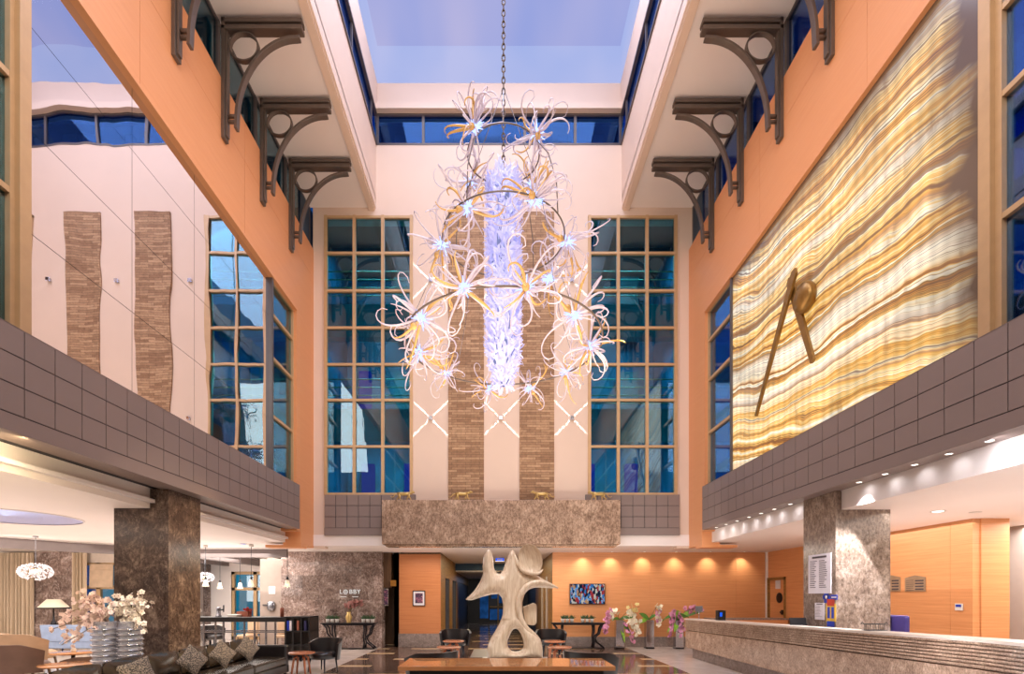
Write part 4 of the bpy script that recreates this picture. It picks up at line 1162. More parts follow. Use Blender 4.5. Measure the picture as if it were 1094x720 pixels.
# notices on the column side face (faces -X at x=5.90)
XC=5.90-.006
def cpt(px,py,X=XC):
    Y=F*X/(px-CX); return Y,EYE+(CY-py)*Y/F
def notice(name,label,pxs,pys,mat,lines,cat='notice',X=XC,ink='ink',colsn=2):
    ya,_=cpt(pxs[0],600,X); yb,_=cpt(pxs[1],600,X); ym=(ya+yb)/2
    z1=EYE+(CY-pys[0])*ym/F; z0=EYE+(CY-pys[1])*ym/F
    t=thing(name,label,cat,(X,ym,(z0+z1)/2)); w=abs(ya-yb); h=z1-z0
    m=MB(); m.box(-.008,.004,-w/2,w/2,-h/2,h/2); m.build('sheet',M[mat],t)
    if lines:
        R=random.Random(len(label)); m=MB()
        m.box(-.0095,-.008,-w*.32,w*.32,h*.4,h*.45)
        for k in range(lines):
            z=h*.33-k*h*.72/lines
            for c in range(colsn):
                y0=w*.42-c*w*.84/colsn; L=w*.84/colsn*R.uniform(.45,.85)
                m.box(-.0095,-.008,y0-L,y0,z-h*.008,z+h*.008)
        m.build('text_lines',M[ink],t)
    return t
notice('notice_board','large white notice with two columns of small print on the right marble column',(864,888),(592,634),'paper',15)
notice('notice','small white notice sheet low on the right marble column, under the large notice',(871,881),(644,662),'paper',9,colsn=1)
mat_plain('sticker_yellow',(232,190,70),.5); mat_plain('sticker_blue',(30,60,180),.5); mat_plain('sticker_red',(206,60,40),.5)
t=notice('safety_poster','yellow, red and blue poster low on the right marble column','x' and (883,893),(645,664),'sticker_yellow',0,'poster')
m=MB(); m.box(-.0095,-.008,-.1,.1,.12,.24); m.build('red_field',M['sticker_red'],t)
m=MB(); m.box(-.0095,-.008,.02,.09,-.1,.1); m.box(-.0095,-.008,-.09,-.02,-.1,.1); m.box(-.0095,-.008,-.1,.1,-.25,-.15); m.build('blue_field',M['sticker_blue'],t)
Y,Z=cpt(886,638); t=thing('direction_sticker','blue cross shaped sticker with a bar on the right marble column','sticker',(XC,Y,Z))
m=MB(); m.box(-.006,.004,.02,.14,-.1,.1); m.box(-.006,.004,-.02,.18,-.035,.035); m.box(-.006,.004,-.22,-.05,-.045,.045); m.build('cross',M['sticker_blue'],t)
m=MB(); m.box(-.0075,-.006,-.2,-.07,-.012,.012); m.ball((-.006,.08,0),(.003,.03,.03),10,6); m.build('arrow',M['paper'],t)
# plaques on the right wood wall (x=9.25)
XW=9.25-.006
mat_plain('plaque_metal',(176,150,122),.35,.5)
def plaque(pxa,pxb,label):
    ya,_=cpt(pxa,600,XW); yb,_=cpt(pxb,600,XW); ym=(ya+yb)/2; w=abs(ya-yb); z0=EYE+(CY-632)*ym/F; z1=EYE+(CY-617)*ym/F; zt=EYE+(CY-614.5)*ym/F; zm=(z0+z1)/2
    t=thing('wall_plaque',label,'plaque',(XW,ym,zm)); h=z1-z0
    m=MB(); m.prism([(-w/2,-h/2),(w/2,-h/2),(w/2,h/2),(w*.2,h/2+.03),(0,zt-zm),(-w*.2,h/2+.03),(-w/2,h/2)],'x',-.01,.004); m.build('plate',M['plaque_metal'],t,.003)
    m=MB()
    for k in range(4): m.box(-.013,-.01,-w*.42,-w*.02,-h*.38+k*h*.2,-h*.28+k*h*.2)
    m.build('name_bars',M['ink'],t)
    m=MB()
    for k in range(6): m.box(-.012,-.01,w*.05,w*.42,-h*.4+k*h*.14,-h*.37+k*h*.14)
    m.build('text_lines',M['ink'],t); 
plaque(967,989,'bronze wall plaque with dark bars on the wood wall, the right one of the pair')
plaque(944,962,'bronze wall plaque partly hidden by the marble column, the left one of the pair')
Y,Z=cpt(1025,648.5,XW); t=thing('thermostat','white thermostat with a blue screen on the right wood wall','thermostat',(XW,Y,Z))
m=MB(); m.box(-.02,.004,-.085,.085,-.07,.07); m.build('casing',M['white_china'],t,.006); m=MB(); m.box(-.023,-.02,-.06,.06,.0,.05); m.build('screen',M['sticker_blue'],t)
m=MB(); m.box(9.28,9.298,17.0,17.28,2.0,2.28); tag(m.build('door_notice',M['paper']),'white paper notice on the wooden door in the right wall','notice')
# dark shelving niche beyond the wood block
t=thing('shelf_niche','dark niche with two pale shelves beyond the right wood block','shelf',(10.6,11.98,0))
m=MB(); m.box(-.9,-.86,-.2,.2,0,3.1); m.box(.5,.55,-.2,.2,0,3.1); m.box(-.9,.55,.16,.2,0,3.1); m.build('carcass',M['black_metal'],t)
for z in (2.05,1.62): m=MB(); m.box(-.86,.5,-.2,.16,z,z+.07); m.build('shelf',M['white_china'],t)
m=MB(); m.box(-.86,.5,.0,.05,.0,1.55); m.build('panel',M['gold_wood'],t)

# ---- sofa on the left
t=thing('sofa','long black and olive leather sofa running along the left column','sofa',(-5.0,8.5,0))
Y0,Y1=-3.2,2.75
m=MB(); m.box(-.42,.42,Y0,Y1,.1,.28); m.build('base',M['black_leather'],t,.02)
n=4; L=(Y1-.16-Y0)/n
for k in range(n): m=MB(); m.box(-.22,.43,Y0+k*L+.006,Y0+(k+1)*L-.006,.28,.45); m.build('seat_cushion',M['olive_leather'],t,.04,seg=3)
m=MB(); m.box(-.5,-.36,Y0,Y1,.1,.8); m.build('back_frame',M['black_leather'],t,.03)
for k in range(7):
    w=(Y1-.16-Y0)/7; a=Y0+k*w
    def fn(u,v,a=a,w=w):
        y=a+.01+(w-.02)*u; z=.45+.42*v
        b=(sin(pi*u)*sin(pi*v))**.5 if 0<u<1 and 0<v<1 else 0
        return (-.30+.10*b+.02*v-.09*v,y,z-.03*abs(u-.5)*2*v)
    m=MB(); m.grid(fn,10,8)
    def fb(u,v,f=fn,a=a,w=w):
        p=f(u,v); b=(sin(pi*u)*sin(pi*v))**.5 if 0<u<1 and 0<v<1 else 0
        return (p[0]-.10*b*1.6,p[1],p[2])
    m.grid(fb,10,8); m.build('back_cushion',M['olive_leather'],t)
m=MB(); m.box(-.5,.42,Y1-.16,Y1,.1,.7); m.build('armrest',M['black_leather'],t,.04)
for x in (-.38,.36):
    for y in (Y0+.1,-.2,Y1-.1): m=MB(); m.box(x-.03,x+.03,y-.03,y+.03,0,.1); m.build('leg',M['black_metal'],t)
# scatter cushions
def make_cushion():
    m=MB(); s=.23
    for sg_ in (1,-1):
        def fn(u,v,sg_=sg_):
            a,b=2*u-1,2*v-1; h=.075*((1-a*a)*(1-b*b))**.45; k=1-.10*(1-abs(a))*abs(b)**3; k2=1-.10*(1-abs(b))*abs(a)**3
            return (sg_*h,a*s*k2,b*s*k)
        m.grid(fn,12,12)
    return m
cm=make_cushion().mesh('cushion'); cm.materials.append(M['cushion'])
CL=[(148,709,6.95,'lying low at the near end of the sofa'),(207,704,8.2,'second from the near end of the sofa'),(240,697,9.1,'third from the near end of the sofa'),(268,690,10.0,'nearest the far armrest of the sofa')]
for i,(px,py,Y,lab) in enumerate(CL):
    o=bpy.data.objects.new('scatter_cushion',cm); col.objects.link(o)
    x=(px-CX)*Y/F
    o.location=(-4.88,Y,.45+.28 if i else .45+.25); o.rotation_euler=(pi/4 if i else .35,-.28,-.5 if i else -.9); o.scale=(.9,.84,.84)
    tag(o,'black and cream patterned scatter cushion, '+lab,'cushion',group='patterned scatter cushions on the sofa')

# ---- round side tables and armchairs
def make_side_table():
    t=thing('side_table','x','side table')
    m=MB(); m.lathe([(0,.47),(.29,.47),(.3,.48),(.3,.5),(.29,.505),(0,.505)],(0,0,0),32); m.build('tabletop',M['side_wood'],t)
    m=MB(); m.lathe([(0,.4),(.09,.4),(.09,.47),(0,.47)],(0,0,0),16); m.tube([(0,0,.3),(0,0,.42)],.03,8); m.build('hub',M['black_metal'],t)
    for k in range(4):
        a=pi/4+k*pi/2; m=MB(); m.tube([(.06*cos(a),.06*sin(a),.43),(.16*cos(a),.16*sin(a),.38),(.22*cos(a),.22*sin(a),.0)],[.022,.026,.02],8); m.build('leg',M['side_wood'],t)
    return t
s0=make_side_table(); ST=[((-4.42,11.5,0),'round wooden side table between the sofa arm and the black tub chair'),((-1.24,12.75,0),'near round wooden side table left of the sculpture'),((-1.28,14.5,0),'far round wooden side table left of the sculpture in front of a black chair'),((1.5,12.75,0),'near round wooden side table right of the sculpture'),((1.56,14.4,0),'far round wooden side table right of the sculpture in front of a black chair')]
for i,(loc,lab) in enumerate(ST):
    o=s0 if i==0 else dup(s0,loc,0,lab)
    o.location=loc; o['label']=lab; o['group']='round wooden side tables'
def make_tub(name,mat,legm,h=.76,cat='armchair',wrap=1.15):
    t=thing(name,'x',cat)
    m=MB(); m.lathe([(0,.3),(.27,.3),(.3,.34),(.3,.42),(.26,.46),(0,.47)],(0,0,0),28); m.build('seat',M[mat],t)
    # wrapped back (opens towards -y)
    m=MB(); n=26
    def fn(u,v,r=0):
        a=pi/2+(u-.5)*2*wrap*1.35; c=cos((u-.5)*2*1.3)
        top=.50+(h-.50)*max(.0,min(1,.35+.9*c)); z=.28+(top-.28)*v
        rr=.33+r+.05*v
        return (rr*cos(a),rr*sin(a)*1.0,z)
    m.grid(lambda u,v:fn(u,v,0),n,6); m.grid(lambda u,v:fn(u,v,.055),n,6)
    m.grid(lambda u,v:fn(u,1,.055*v),n,1); m.grid(lambda u,v:fn(u,0,.055*v),n,1); m.grid(lambda u,v:fn(0,u,.055*v),6,1); m.grid(lambda u,v:fn(1,u,.055*v),6,1)
    m.build('backrest',M[mat],t)
    for x in (-.2,.2):
        for y in (-.2,.2): m=MB(); m.tube([(x,y,.31),(x*1.15,y*1.15,0)],[.022,.015],8); m.build('leg',M[legm],t)
    return t
b0=make_tub('armchair','black_leather','black_metal')
AC=[((-4.1,12.0,0),-.35,'black leather tub chair beside the far end of the sofa'),((-1.2,8.95,0),-2.5,'black leather tub chair tucked behind the left end of the long table'),((1.62,9.0,0),2.6,'black leather tub chair tucked behind the right end of the long table'),((-1.3,15.3,0),0,'black leather chair beyond the side tables left of the sculpture'),((1.55,15.3,0),0,'black leather chair beyond the side tables right of the sculpture')]
for i,(loc,rz,lab) in enumerate(AC):
    o=b0 if i==0 else dup(b0,loc,rz,lab)
    o.location=loc; o.rotation_euler=(0,0,rz); o['label']=lab; o['group']='black leather chairs'; 
    if loc[1]<9.5: o.scale=(1.15,1.15,1.07)
    if loc[1]>15: o.scale=(1.1,1,1.0)
t=thing('bench','dark grey upholstered bench left of the sculpture','bench',(-.32,11.9,0))
m=MB(); m.box(-.32,.32,-.9,.9,.22,.44); m.build('seat',M['brown_wood'],t,.03); m=MB(); m.box(-.3,.3,-.85,.85,.05,.22); m.build('base',M['black_paint'],t)
for x in (-.25,.25):
    for y in (-.8,.8): m=MB(); m.box(x-.02,x+.02,y-.02,y+.02,0,.05); m.build('leg',M['black_metal'],t)
# ---- lounge on the left
t0=make_tub('armchair','brown_fabric','brown_wood',.82,wrap=1.2); t0.location=(-9.3,10.1,0); t0.rotation_euler=(0,0,2.8); t0.scale=(1.3,1.3,1.02); t0['label']='brown fabric tub chair seen from behind at the left edge'; t0['group']='lounge tub chairs'
t1=make_tub('armchair','tan_fabric','brown_wood',.84,wrap=1.2); t1.location=(-10.75,11.9,0); t1.rotation_euler=(0,0,2.7); t1.scale=(1.4,1.4,1.08); t1['label']='tan fabric tub chair behind the brown tub chair'; t1['group']='lounge tub chairs'
dup(t1,(-10.35,9.6,0),2.0,'tan fabric tub chair cut by the left edge of the photo','lounge tub chairs')
t=dup(t0,(-8.75,10.9,0),-1.9,'low brown fabric tub chair facing left between the two lounge tables','lounge tub chairs'); t.scale=(1.1,1.1,.62)
def lounge_table(loc,label,r=.43,h=.5):
    t=thing('coffee_table',label,'coffee table',loc)
    m=MB(); m.lathe([(0,h-.035),(r-.02,h-.035),(r,h-.02),(r,h-.005),(r-.01,h),(0,h)],(0,0,0),36); m.build('tabletop',M['table_wood'],t)
    m=MB(); m.tube([(0,0,.02),(0,0,h-.03)],.04,10); m.build('stem',M['black_metal'],t); m=MB(); m.lathe([(0,0),(.2,0),(.2,.02),(0,.03)],(0,0,0),20); m.build('base',M['black_metal'],t)
lounge_table((-9.55,11.55,0),'round wooden coffee table with a bud vase in the left lounge')
lounge_table((-8.2,9.75,0),'round wooden coffee table lower left beside the sofa back',.42,.47)
t=thing('bud_vase','small white bud vase with two pale blossoms on the lounge coffee table','vase',(-9.5,11.5,.5))
m=MB(); m.lathe([(0,0),(.045,0),(.05,.05),(.022,.13),(.026,.17),(.018,.17),(0,.15)],(0,0,0),16); m.build('body',M['white_china'],t)
R=random.Random(8); spray(t,[(0,0,.15),(.01,0,.25),(.02,-.01,.36)],3,.07,'petal_cream',R,.03,.004)
t=thing('settee','pale blue upholstered settee in front of the marble pier','settee',(-12.7,15.6,0))
m=MB(); m.box(-.75,.75,-.35,.3,.2,.44); m.build('seat',M['blue_fabric'],t,.03)
m=MB(); m.prism([(-.82,.4),(.82,.4),(.9,.9),(-.9,.9)],'y',-.38,-.24); m.build('backrest',M['blue_fabric'],t,.03)
for x in (-.72,.72):
    for y in (-.3,.25): m=MB(); m.tube([(x,y,.21),(x*1.04,y,0)],[.03,.018],8); m.build('leg',M['navy'],t)
t=thing('floor_lamp','floor lamp with a pale cone shade and dark turned stem by the marble pier','floor lamp',(-13.75,15.9,0))
m=MB(); m.lathe([(0,0),(.17,0),(.16,.03),(.03,.05),(.025,.7),(.05,.78),(.09,.88),(.05,.98),(.025,1.05),(.02,1.45),(0,1.45)],(0,0,0),20); m.build('stem',M['black_metal'],t)
m=MB(); m.lathe([(.4,1.4),(.17,1.66),(.16,1.66),(.39,1.4)],(0,0,0),32,caps=False); m.build('lamp_shade',M['lamp_shade'],t)
m=MB(); m.lathe([(.4,1.37),(.41,1.37),(.41,1.41),(.4,1.41)],(0,0,0),32,caps=False); m.build('shade_rim',M['black_metal'],t)
m=MB(); m.ball((0,0,1.48),.06,10,8); m.build('bulb',M['bulb_warm'],t)
# crystal pendants
def make_crystal():
    t=thing('pendant_lamp','x','pendant lamp')
    R=random.Random(17); m=MB()
    for i in range(230):
        d=rdir(R); p=Vector((d.x*.3,d.y*.3,d.z*.18)); q=p*1.13
        m.ball(q,.018+.012*R.random(),6,5)
    m.build('crystal_shade',M['crystal'],t)['kind']='stuff'
    m=MB(); m.ball((0,0,0),(.12,.12,.07),14,10); m.build('bulb',M['bulb_warm'],t)
    m=MB(); m.tube([(0,0,.15),(0,0,.9)],.006,6); m.build('cord',M['steel'],t)
    m=MB(); m.lathe([(0,.87),(.06,.87),(.06,.9),(0,.9)],(0,0,0),14); m.build('ceiling_rose',M['steel'],t)
    return t
k0=make_crystal(); k0.location=(-11.7,13.0,2.37); k0['label']='round crystal ball pendant lamp over the left lounge'; k0['group']='crystal pendant lamps'
dup(k0,(-10.45,18.3,2.42),0,'crystal ball pendant lamp behind the bar, half hidden by the left column','crystal pendant lamps',.85)
def make_bar_pendant():
    t=thing('pendant_lamp','x','pendant lamp')
    m=MB(); m.lathe([(.03,.17),(.05,.15),(.075,.05),(.1,.0),(.092,.0),(.068,.05),(.045,.14),(.03,.16)],(0,0,0),20,caps=False); m.build('glass_shade',M['clear_shade'],t)
    m=MB(); m.ball((0,0,.04),.045,10,8); m.build('bulb',M['bulb_warm'],t)
    m=MB(); m.lathe([(0,.15),(.03,.15),(.035,.2),(.015,.24),(0,.24)],(0,0,0),12); m.tube([(0,0,.22),(0,0,.95)],.007,6); m.build('cord',M['black_metal'],t)
    m=MB(); m.lathe([(0,.93),(.07,.93),(.06,.98),(0,.99)],(0,0,0),16); m.build('ceiling_rose',M['white_china'],t)
    return t
bp=make_bar_pendant()
order=['first','second','third','fourth','fifth']
for i,(px,py,Y) in enumerate(((219.6,626.5,15.2),(235,629,17.5),(256.5,629,17.2),(268.5,626.5,15.0),(307,627,14.9))):
    p=at(px,py,Y); lab='glass bell pendant lamp over the bar, %s from the left'%order[i]
    o=bp if i==0 else dup(bp,p,0,lab); o.location=p; o['label']=lab; o['group']='glass pendant lamps over the bar'
    dz=ZG-p.z
    o.scale=(1,1,dz/.99)
# ribbed glass vases with orchid branches
for i,(x,y) in enumerate(((-6.12,8.0),(-5.76,8.05))):
    t=thing('glass_vase','tall ribbed glass vase before the left column, %s one of the pair'%('left','right')[i],'vase',(x,y,0),0,'ribbed glass vases')
    prof=[(0,0),(.17,0)]
    for k in range(16): z=.08*k; prof+=[(.16,z+.01),(.175,z+.03),(.175,z+.05),(.16,z+.07)]
    prof+=[(.16,1.33),(.165,1.36),(.15,1.36),(.145,1.2),(.145,.1),(0,.1)]
    m=MB(); m.lathe(prof,(0,0,0),28); m.build('body',M['ribbed_glass'],t)
    m=MB()
    for k in range(16): m.tube([(.178*cos(2*pi*q/28),.178*sin(2*pi*q/28),.08*k+.04) for q in range(28)],.013,5,True)
    m.build('silver_ring',M['chrome'],t)
def branches(label,loc,targets,seed,mat):
    t=thing('orchid_arrangement',label,'flowers',loc); R=random.Random(seed)
    for (dx,dy,dz) in targets:
        mid=(dx*.45,dy*.45,dz*.75+.12); spray(t,[(0,0,-.3),(dx*.1,dy*.1,.05),mid,(dx,dy,dz)],30,.046,mat,R,.10,.007)
b=branches('pale peach orchid branches spreading from the left ribbed vase',(-6.12,8.0,1.36),[(-.3,-.1,.28),(-.7,.0,.12),(-.75,-.1,-.12),(-.45,.1,.36),(-.55,-.15,-.35),(-.2,-.1,.1),(.15,-.1,.2),(-.5,.1,.05),(-.05,-.15,-.1)],51,'petal_peach')
branches('cream orchid branches spreading from the right ribbed vase',(-5.76,8.05,1.36),[(.12,-.1,.34),(.2,-.1,.12),(-.1,-.05,.3),(.28,-.12,-.1),(-.25,-.1,.16),(.1,-.1,.2),(.25,.0,.25)],52,'petal_cream')
# curtains and blind
def curtain(x0,x1,Y,z0,z1,label,folds):
    m=MB(); n=folds*10
    def fn(u,v): return (x0+(x1-x0)*u,Y+.10*sin(2*pi*folds*u)+.02*sin(2*pi*folds*2.3*u+2),z0+(z1-z0)*v)
    m.grid(fn,n,4); m.grid(lambda u,v:(fn(u,v)[0],fn(u,v)[1]+.02,fn(u,v)[2]),n,4)
    tag(m.build('curtain',M['curtain']),label,'curtain',group='beige lounge curtains')
curtain(-16.9,-15.75,YM-.08,.02,3.22,'wide beige pleated curtain at the left edge, left of the marble pier',9)
curtain(-14.45,-13.95,YM-.08,.02,3.22,'narrow beige pleated curtain right of the marble pier',4)
m=MB(); m.grid(lambda u,v:(-17.9+.95*u,YM-.12+.03*sin(30*u),.02+3.2*v),30,3); 
o=tag(m.build('curtain',mat_emit('sheer_glow',(250,246,244),.85,.02)),'glowing white sheer curtain strip at the very left edge','curtain')  # brightness of the cloth is emission put into its material
t=thing('roman_blind','pale folded roman blind over the lounge window','blind',(-13.1,YM+.05,2.05))
for k,x in enumerate((-.44,.42)):
    m=MB()
    for j in range(4): m.box(x-.4,x+.4,-.03-.006*(3-j),.0,.0+.2*j,.2+.2*j)
    m.build('panel',M['roman_blind'],t,.006)
# palm outside the lounge window
t=thing('palm_plant','teal lit palm outside the lounge window','plant',(-13.0,18.6,0))
m=MB(); m.tube([(0,0,0),(.05,0,1.2)],[.06,.05],8); m.build('trunk',M['stem_brown'],t)
R=random.Random(4)
for k in range(9):
    m=MB(); a=2*pi*k/9; leafblade(m,(.05,0,1.2),(cos(a),sin(a)*.5,1.0),1.1,.12,.6); m.build('leaf',M['leaf_green'],t)
# ---- bar
t=thing('bar_counter','long high bar counter with a black top on slim steel frames','bar counter',(-7.15,14.6,0))
m=MB(); m.box(-1.75,1.3,-.35,.35,1.04,1.17); m.build('counter_top',M['black_paint'],t,.006)
for x in (-1.6,-1.05,-.5,.08,.68,1.25):
    for y in (-.3,.3): m=MB(); m.box(x-.02,x+.02,y-.02,y+.02,0,1.04); m.build('leg',M['steel'],t)
for y in (-.3,.3): m=MB(); m.box(-1.6,1.25,y-.015,y+.015,.74,.77); m.build('rail',M['steel'],t)
t=thing('bar_shelf','open black shelf unit closing the right end of the bar','shelf',(-5.5,14.4,0))
for k,x in enumerate((-.33,-.12,.1,.32)): m=MB(); m.box(x-.02,x+.02,-.35,.35,.0,1.19); m.build('upright',M['black_paint'],t)
for z in (.02,.4,.78,1.16): m=MB(); m.box(-.35,.34,-.36,.36,z,z+.035); m.build('shelf',M['black_paint'],t)
bk=[(-.27,'sticker_blue','blue book standing in the black bar shelf, leftmost of its row'),(-.2,'paper','white book standing in the black bar shelf beside the blue one'),(.0,'brick_red','brown red book standing in the middle bay of the black bar shelf'),(.2,'navy','navy book standing in the right bay of the black bar shelf')]
for x,mt,lab in bk:
    t=thing('book',lab,'book',(-5.5+x,14.2,.815),0,'books in the bar shelf'); m=MB(); m.box(-.03,.03,-.12,.1,0,.27); m.build('cover',M[mt],t); m=MB(); m.box(-.024,.024,-.1,.104,.006,.264); m.build('pages',M['white_china'],t)
BZ=1.17
t=thing('beer_tap','dark metal beer tap tower on the bar','tap',(-7.95,14.6,BZ))
m=MB(); m.lathe([(0,0),(.08,0),(.07,.03),(.055,.05),(.055,.22),(.06,.26),(0,.28)],(0,0,0),16); m.build('tower',M['steel'],t); m=MB(); m.tube([(.04,0,.2),(.16,-.03,.2)],.02,8); m.tube([(.16,-.03,.13),(.16,-.03,.33)],[.014,.02],8); m.build('tap_handle',M['black_metal'],t)
m=MB(); m.box(-7.6,-7.33,14.4,14.7,BZ,BZ+.07); tag(m.build('tray',M['white_china'],bevel=.01),'white tray on the bar beside the brown box','tray')
t=thing('wooden_crate','brown wooden crate on the bar under the red flowers','crate',(-7.3,14.78,BZ))
m=MB(); m.box(-.19,.16,-.1,.1,0,.02); m.box(-.19,.16,-.1,-.085,.02,.15); m.box(-.19,.16,.085,.1,.02,.15); m.box(-.19,-.175,-.1,.1,.02,.15); m.box(.145,.16,-.1,.1,.02,.15); m.build('body',M['brick_red'],t)
t=thing('cut_flowers','bunch of red flowers lying in the wooden crate on the bar','flowers',(-7.2,14.78,BZ+.03)); R=random.Random(14)
for k in range(5): spray(t,[(0,0,0),(.02,0,.1),(R.uniform(-.14,.14),R.uniform(-.06,.06),.2)],4,.05,'red_flower',R,.03,.004,'petal_yellow')
t=thing('bottle','brown wooden bottle vase with dry twigs on the right of the bar','bottle',(-6.15,14.6,BZ))
m=MB(); m.lathe([(0,0),(.05,0),(.055,.2),(.05,.24),(.035,.26),(0,.26)],(0,0,0),16); m.build('body',M['brick_red'],t)
for k in range(3): m=MB(); m.tube([(0,0,.24),(.03*(k-1),0,.34),(.09*(k-1),.0,.45)],.004,5); m.build('twig',M['stem_brown'],t)
t=thing('flower_bowl','bowl of pink and white blossoms on the bar beside the left column','flowers',(-8.65,14.65,BZ)); R=random.Random(77)
m=MB(); m.lathe([(0,0),(.07,0),(.14,.1),(.13,.1),(.06,.02),(0,.02)],(0,0,0),18); m.build('bowl',M['white_china'],t)
for k in range(6): spray(t,[(0,0,.05),(R.uniform(-.05,.05),0,.18),(R.uniform(-.18,.18),R.uniform(-.1,.1),R.uniform(.2,.42))],7,.06,'petal_pink' if k%2 else 'petal_cream',R,.06,.004)
# dispenser and paper on the pier
t=thing('soap_dispenser','grey sanitizer dispenser on the taupe pier beside the marble wall','dispenser',(-7.72,YM-.06,1.42))
m=MB(); m.lathe([(0,-.16),(.1,-.15),(.13,-.05),(.13,.1),(.1,.15),(0,.16)],(0,0,0),18,1,.6); m.build('body',M['steel'],t); m=MB(); m.box(-.26,-.1,-.06,-.0,.0,.06); m.build('spout',M['chrome'],t)
m=MB(); m.box(-7.82,-7.6,YM-.012,YM,1.83,2.09); tag(m.build('notice',M['paper']),'white paper notice above the sanitizer dispenser','notice')
# dining chairs and tables beyond the bar
def make_dining():
    t=thing('dining_chair','x','chair')
    m=MB(); m.box(-.23,.23,-.23,.23,.42,.5); m.build('seat',M['tan_fabric'],t,.03); m=MB(); m.box(-.22,.22,.18,.25,.5,.92); m.build('backrest',M['tan_fabric'],t,.03)
    for x in (-.2,.2):
        for y in (-.2,.2): m=MB(); m.tube([(x,y,.43),(x*1.1,y*1.1,0)],[.02,.014],7); m.build('leg',M['brown_wood'],t)
    return t
d0=make_dining()
DC=[((-8.75,18.4,0),.3,'tan dining chair beyond the bar, left of the pair behind it'),((-8.25,16.9,0),-.4,'tan dining chair beyond the bar, middle one'),((-7.0,16.7,0),.2,'tan dining chair beyond the bar in front of the marble wall')]
for i,(l,r,lab) in enumerate(DC):
    o=d0 if i==0 else dup(d0,l,r,lab); o.location=l; o.rotation_euler=(0,0,r); o['label']=lab; o['group']='tan dining chairs beyond the bar'
t=thing('dining_table','small pale dining table beyond the bar by the left column','table',(-10.2,18.2,0)); m=MB(); m.lathe([(0,.71),(.45,.71),(.46,.74),(0,.75)],(0,0,0),28); m.build('tabletop',M['white_china'],t); m=MB(); m.tube([(0,0,.02),(0,0,.71)],.035,8); m.lathe([(0,0),(.22,0),(.2,.03),(0,.03)],(0,0,0),18); m.build('pedestal',M['black_metal'],t)
o=dup(b0,(-9.6,17.4,0),1.2,'black round backed chair beyond the bar by the pale dining table','black leather chairs')

# ---- ceiling fittings
def fitting(kind,label,x,y,z,r,mat,group=None):
    t=thing(kind,label,'ceiling light' if mat=='downlight' else 'detector',(x,y,z),0,group)
    m=MB(); m.lathe([(r*.72,-.002),(r,-.012),(r,0),(r*.72,0)],(0,0,0),24,caps=False); m.build('rim',M['white_china'],t)
    m=MB(); m.lathe([(0,-.006),(r*.74,-.006),(r*.74,0),(0,0)],(0,0,0),24); m.build('diffuser',M[mat],t)
p=at(1002,546,9.2); fitting('downlight','round downlight in the right ceiling near the wood block',p.x,9.2,ZG,.11,'downlight')
p=at(1042,547.5,9.3); fitting('smoke_detector','round white detector in the right ceiling above the wood block',p.x,9.3,ZG,.09,'white_china')
fitting('smoke_detector','small detector in the left ceiling before the column',-8.0,11.0,ZG,.08,'steel')
o=fitting('smoke_detector','blue lit detector in the left ceiling over the bar',-7.4,14.9,ZG,.12,'sign_blue')
RD=[(5.83,y) for y in (4.47,5.02,5.57,6.12,6.67,7.22,7.77,8.33,10.3,10.9,11.45,12.0,12.6,13.2,13.8)]
for k,(x,y) in enumerate(RD):
    fitting('downlight','small downlight under the right tiled band, number %d from the back pier'%(15-k),x,y,ZS,.05,'downlight','downlights under the right band')
WS=[2.88,3.85,4.95,6.05,7.2,8.35]
for k,x in enumerate(WS): fitting('downlight','small downlight washing the orange back wall, number %d counted from the television'%(k+1),x,YW-.28,ZG,.06,'downlight','downlights along the orange back wall')
# ================================================================= LIGHT
LP={}
def lamp(kind,name,loc,energy,color=(1,1,1),size=.1,sy=None,target=None,spot=None,blend=.5,d=None,spec=1):
    L=bpy.data.lights.new(name,kind); L.energy=energy; L.color=color; L.specular_factor=spec
    if kind=='AREA':
        L.size=size
        if sy: L.shape='RECTANGLE'; L.size_y=sy
    else: L.shadow_soft_size=size
    if spot: L.spot_size=math.radians(spot); L.spot_blend=blend
    o=bpy.data.objects.new(name,L); col.objects.link(o); o.location=loc
    if target is not None: d=Vector(target)-Vector(loc)
    if d is not None: o.rotation_euler=Vector(d).to_track_quat('-Z','Y').to_euler()
    return o
WARM=(1,.90,.80); COOL=(.80,.84,1); NEU=(1,.93,.86)
lamp('AREA','skylight_glow',(0,7,18.0),1350,(.80,.82,1),6.6,14,d=(0,0,-1))
lamp('AREA','hall_fill',(0,1.0,11.5),720,NEU,7,5,target=(0,12,6))  # unseen fill lamp added for the hall walls
lamp('AREA','hall_ceiling_fill',(0,9.0,4.9),420,(1,.80,.62),6,8,d=(0,.15,1))  # unseen lamp facing up, added to brighten the ceiling under the brackets
lamp('AREA','left_lounge',(-11.5,9.5,3.2),430,WARM,8,10,d=(0,0,-1))  # added area lamps, unseen, supply the general light under the low ceilings
lamp('AREA','left_bar',(-9.0,16.5,3.1),420,NEU,3.5,5,d=(0,0,-1))
lamp('AREA','right_lobby',(8.0,8.5,3.2),210,NEU,2.6,9,d=(0,0,-1))
lamp('AREA','back_lobby',(0,16.4,3.22),190,WARM,6.5,1.6,d=(0,-.1,-1))
lamp('AREA','lobby_floor_fill',(0,12.0,.02),230,NEU,8,9,d=(0,0,1),spec=.1)  # unseen lamp at floor level, added in place of bounced light
lamp('AREA','left_cove',(-5.93,6,3.56),50,(1,.84,.58),.08,17,d=(-.1,0,-1))
lamp('AREA','left_cove_face',(-5.5,6,3.56),230,(1,.80,.48),.06,17,d=(-1,0,-.35))
lamp('AREA','lounge_ceiling_fill',(-11.5,9.0,1.9),140,(1,.90,.86),9,10,d=(0,0,1))  # no fixture here: upward lamp added to lighten the lounge ceiling
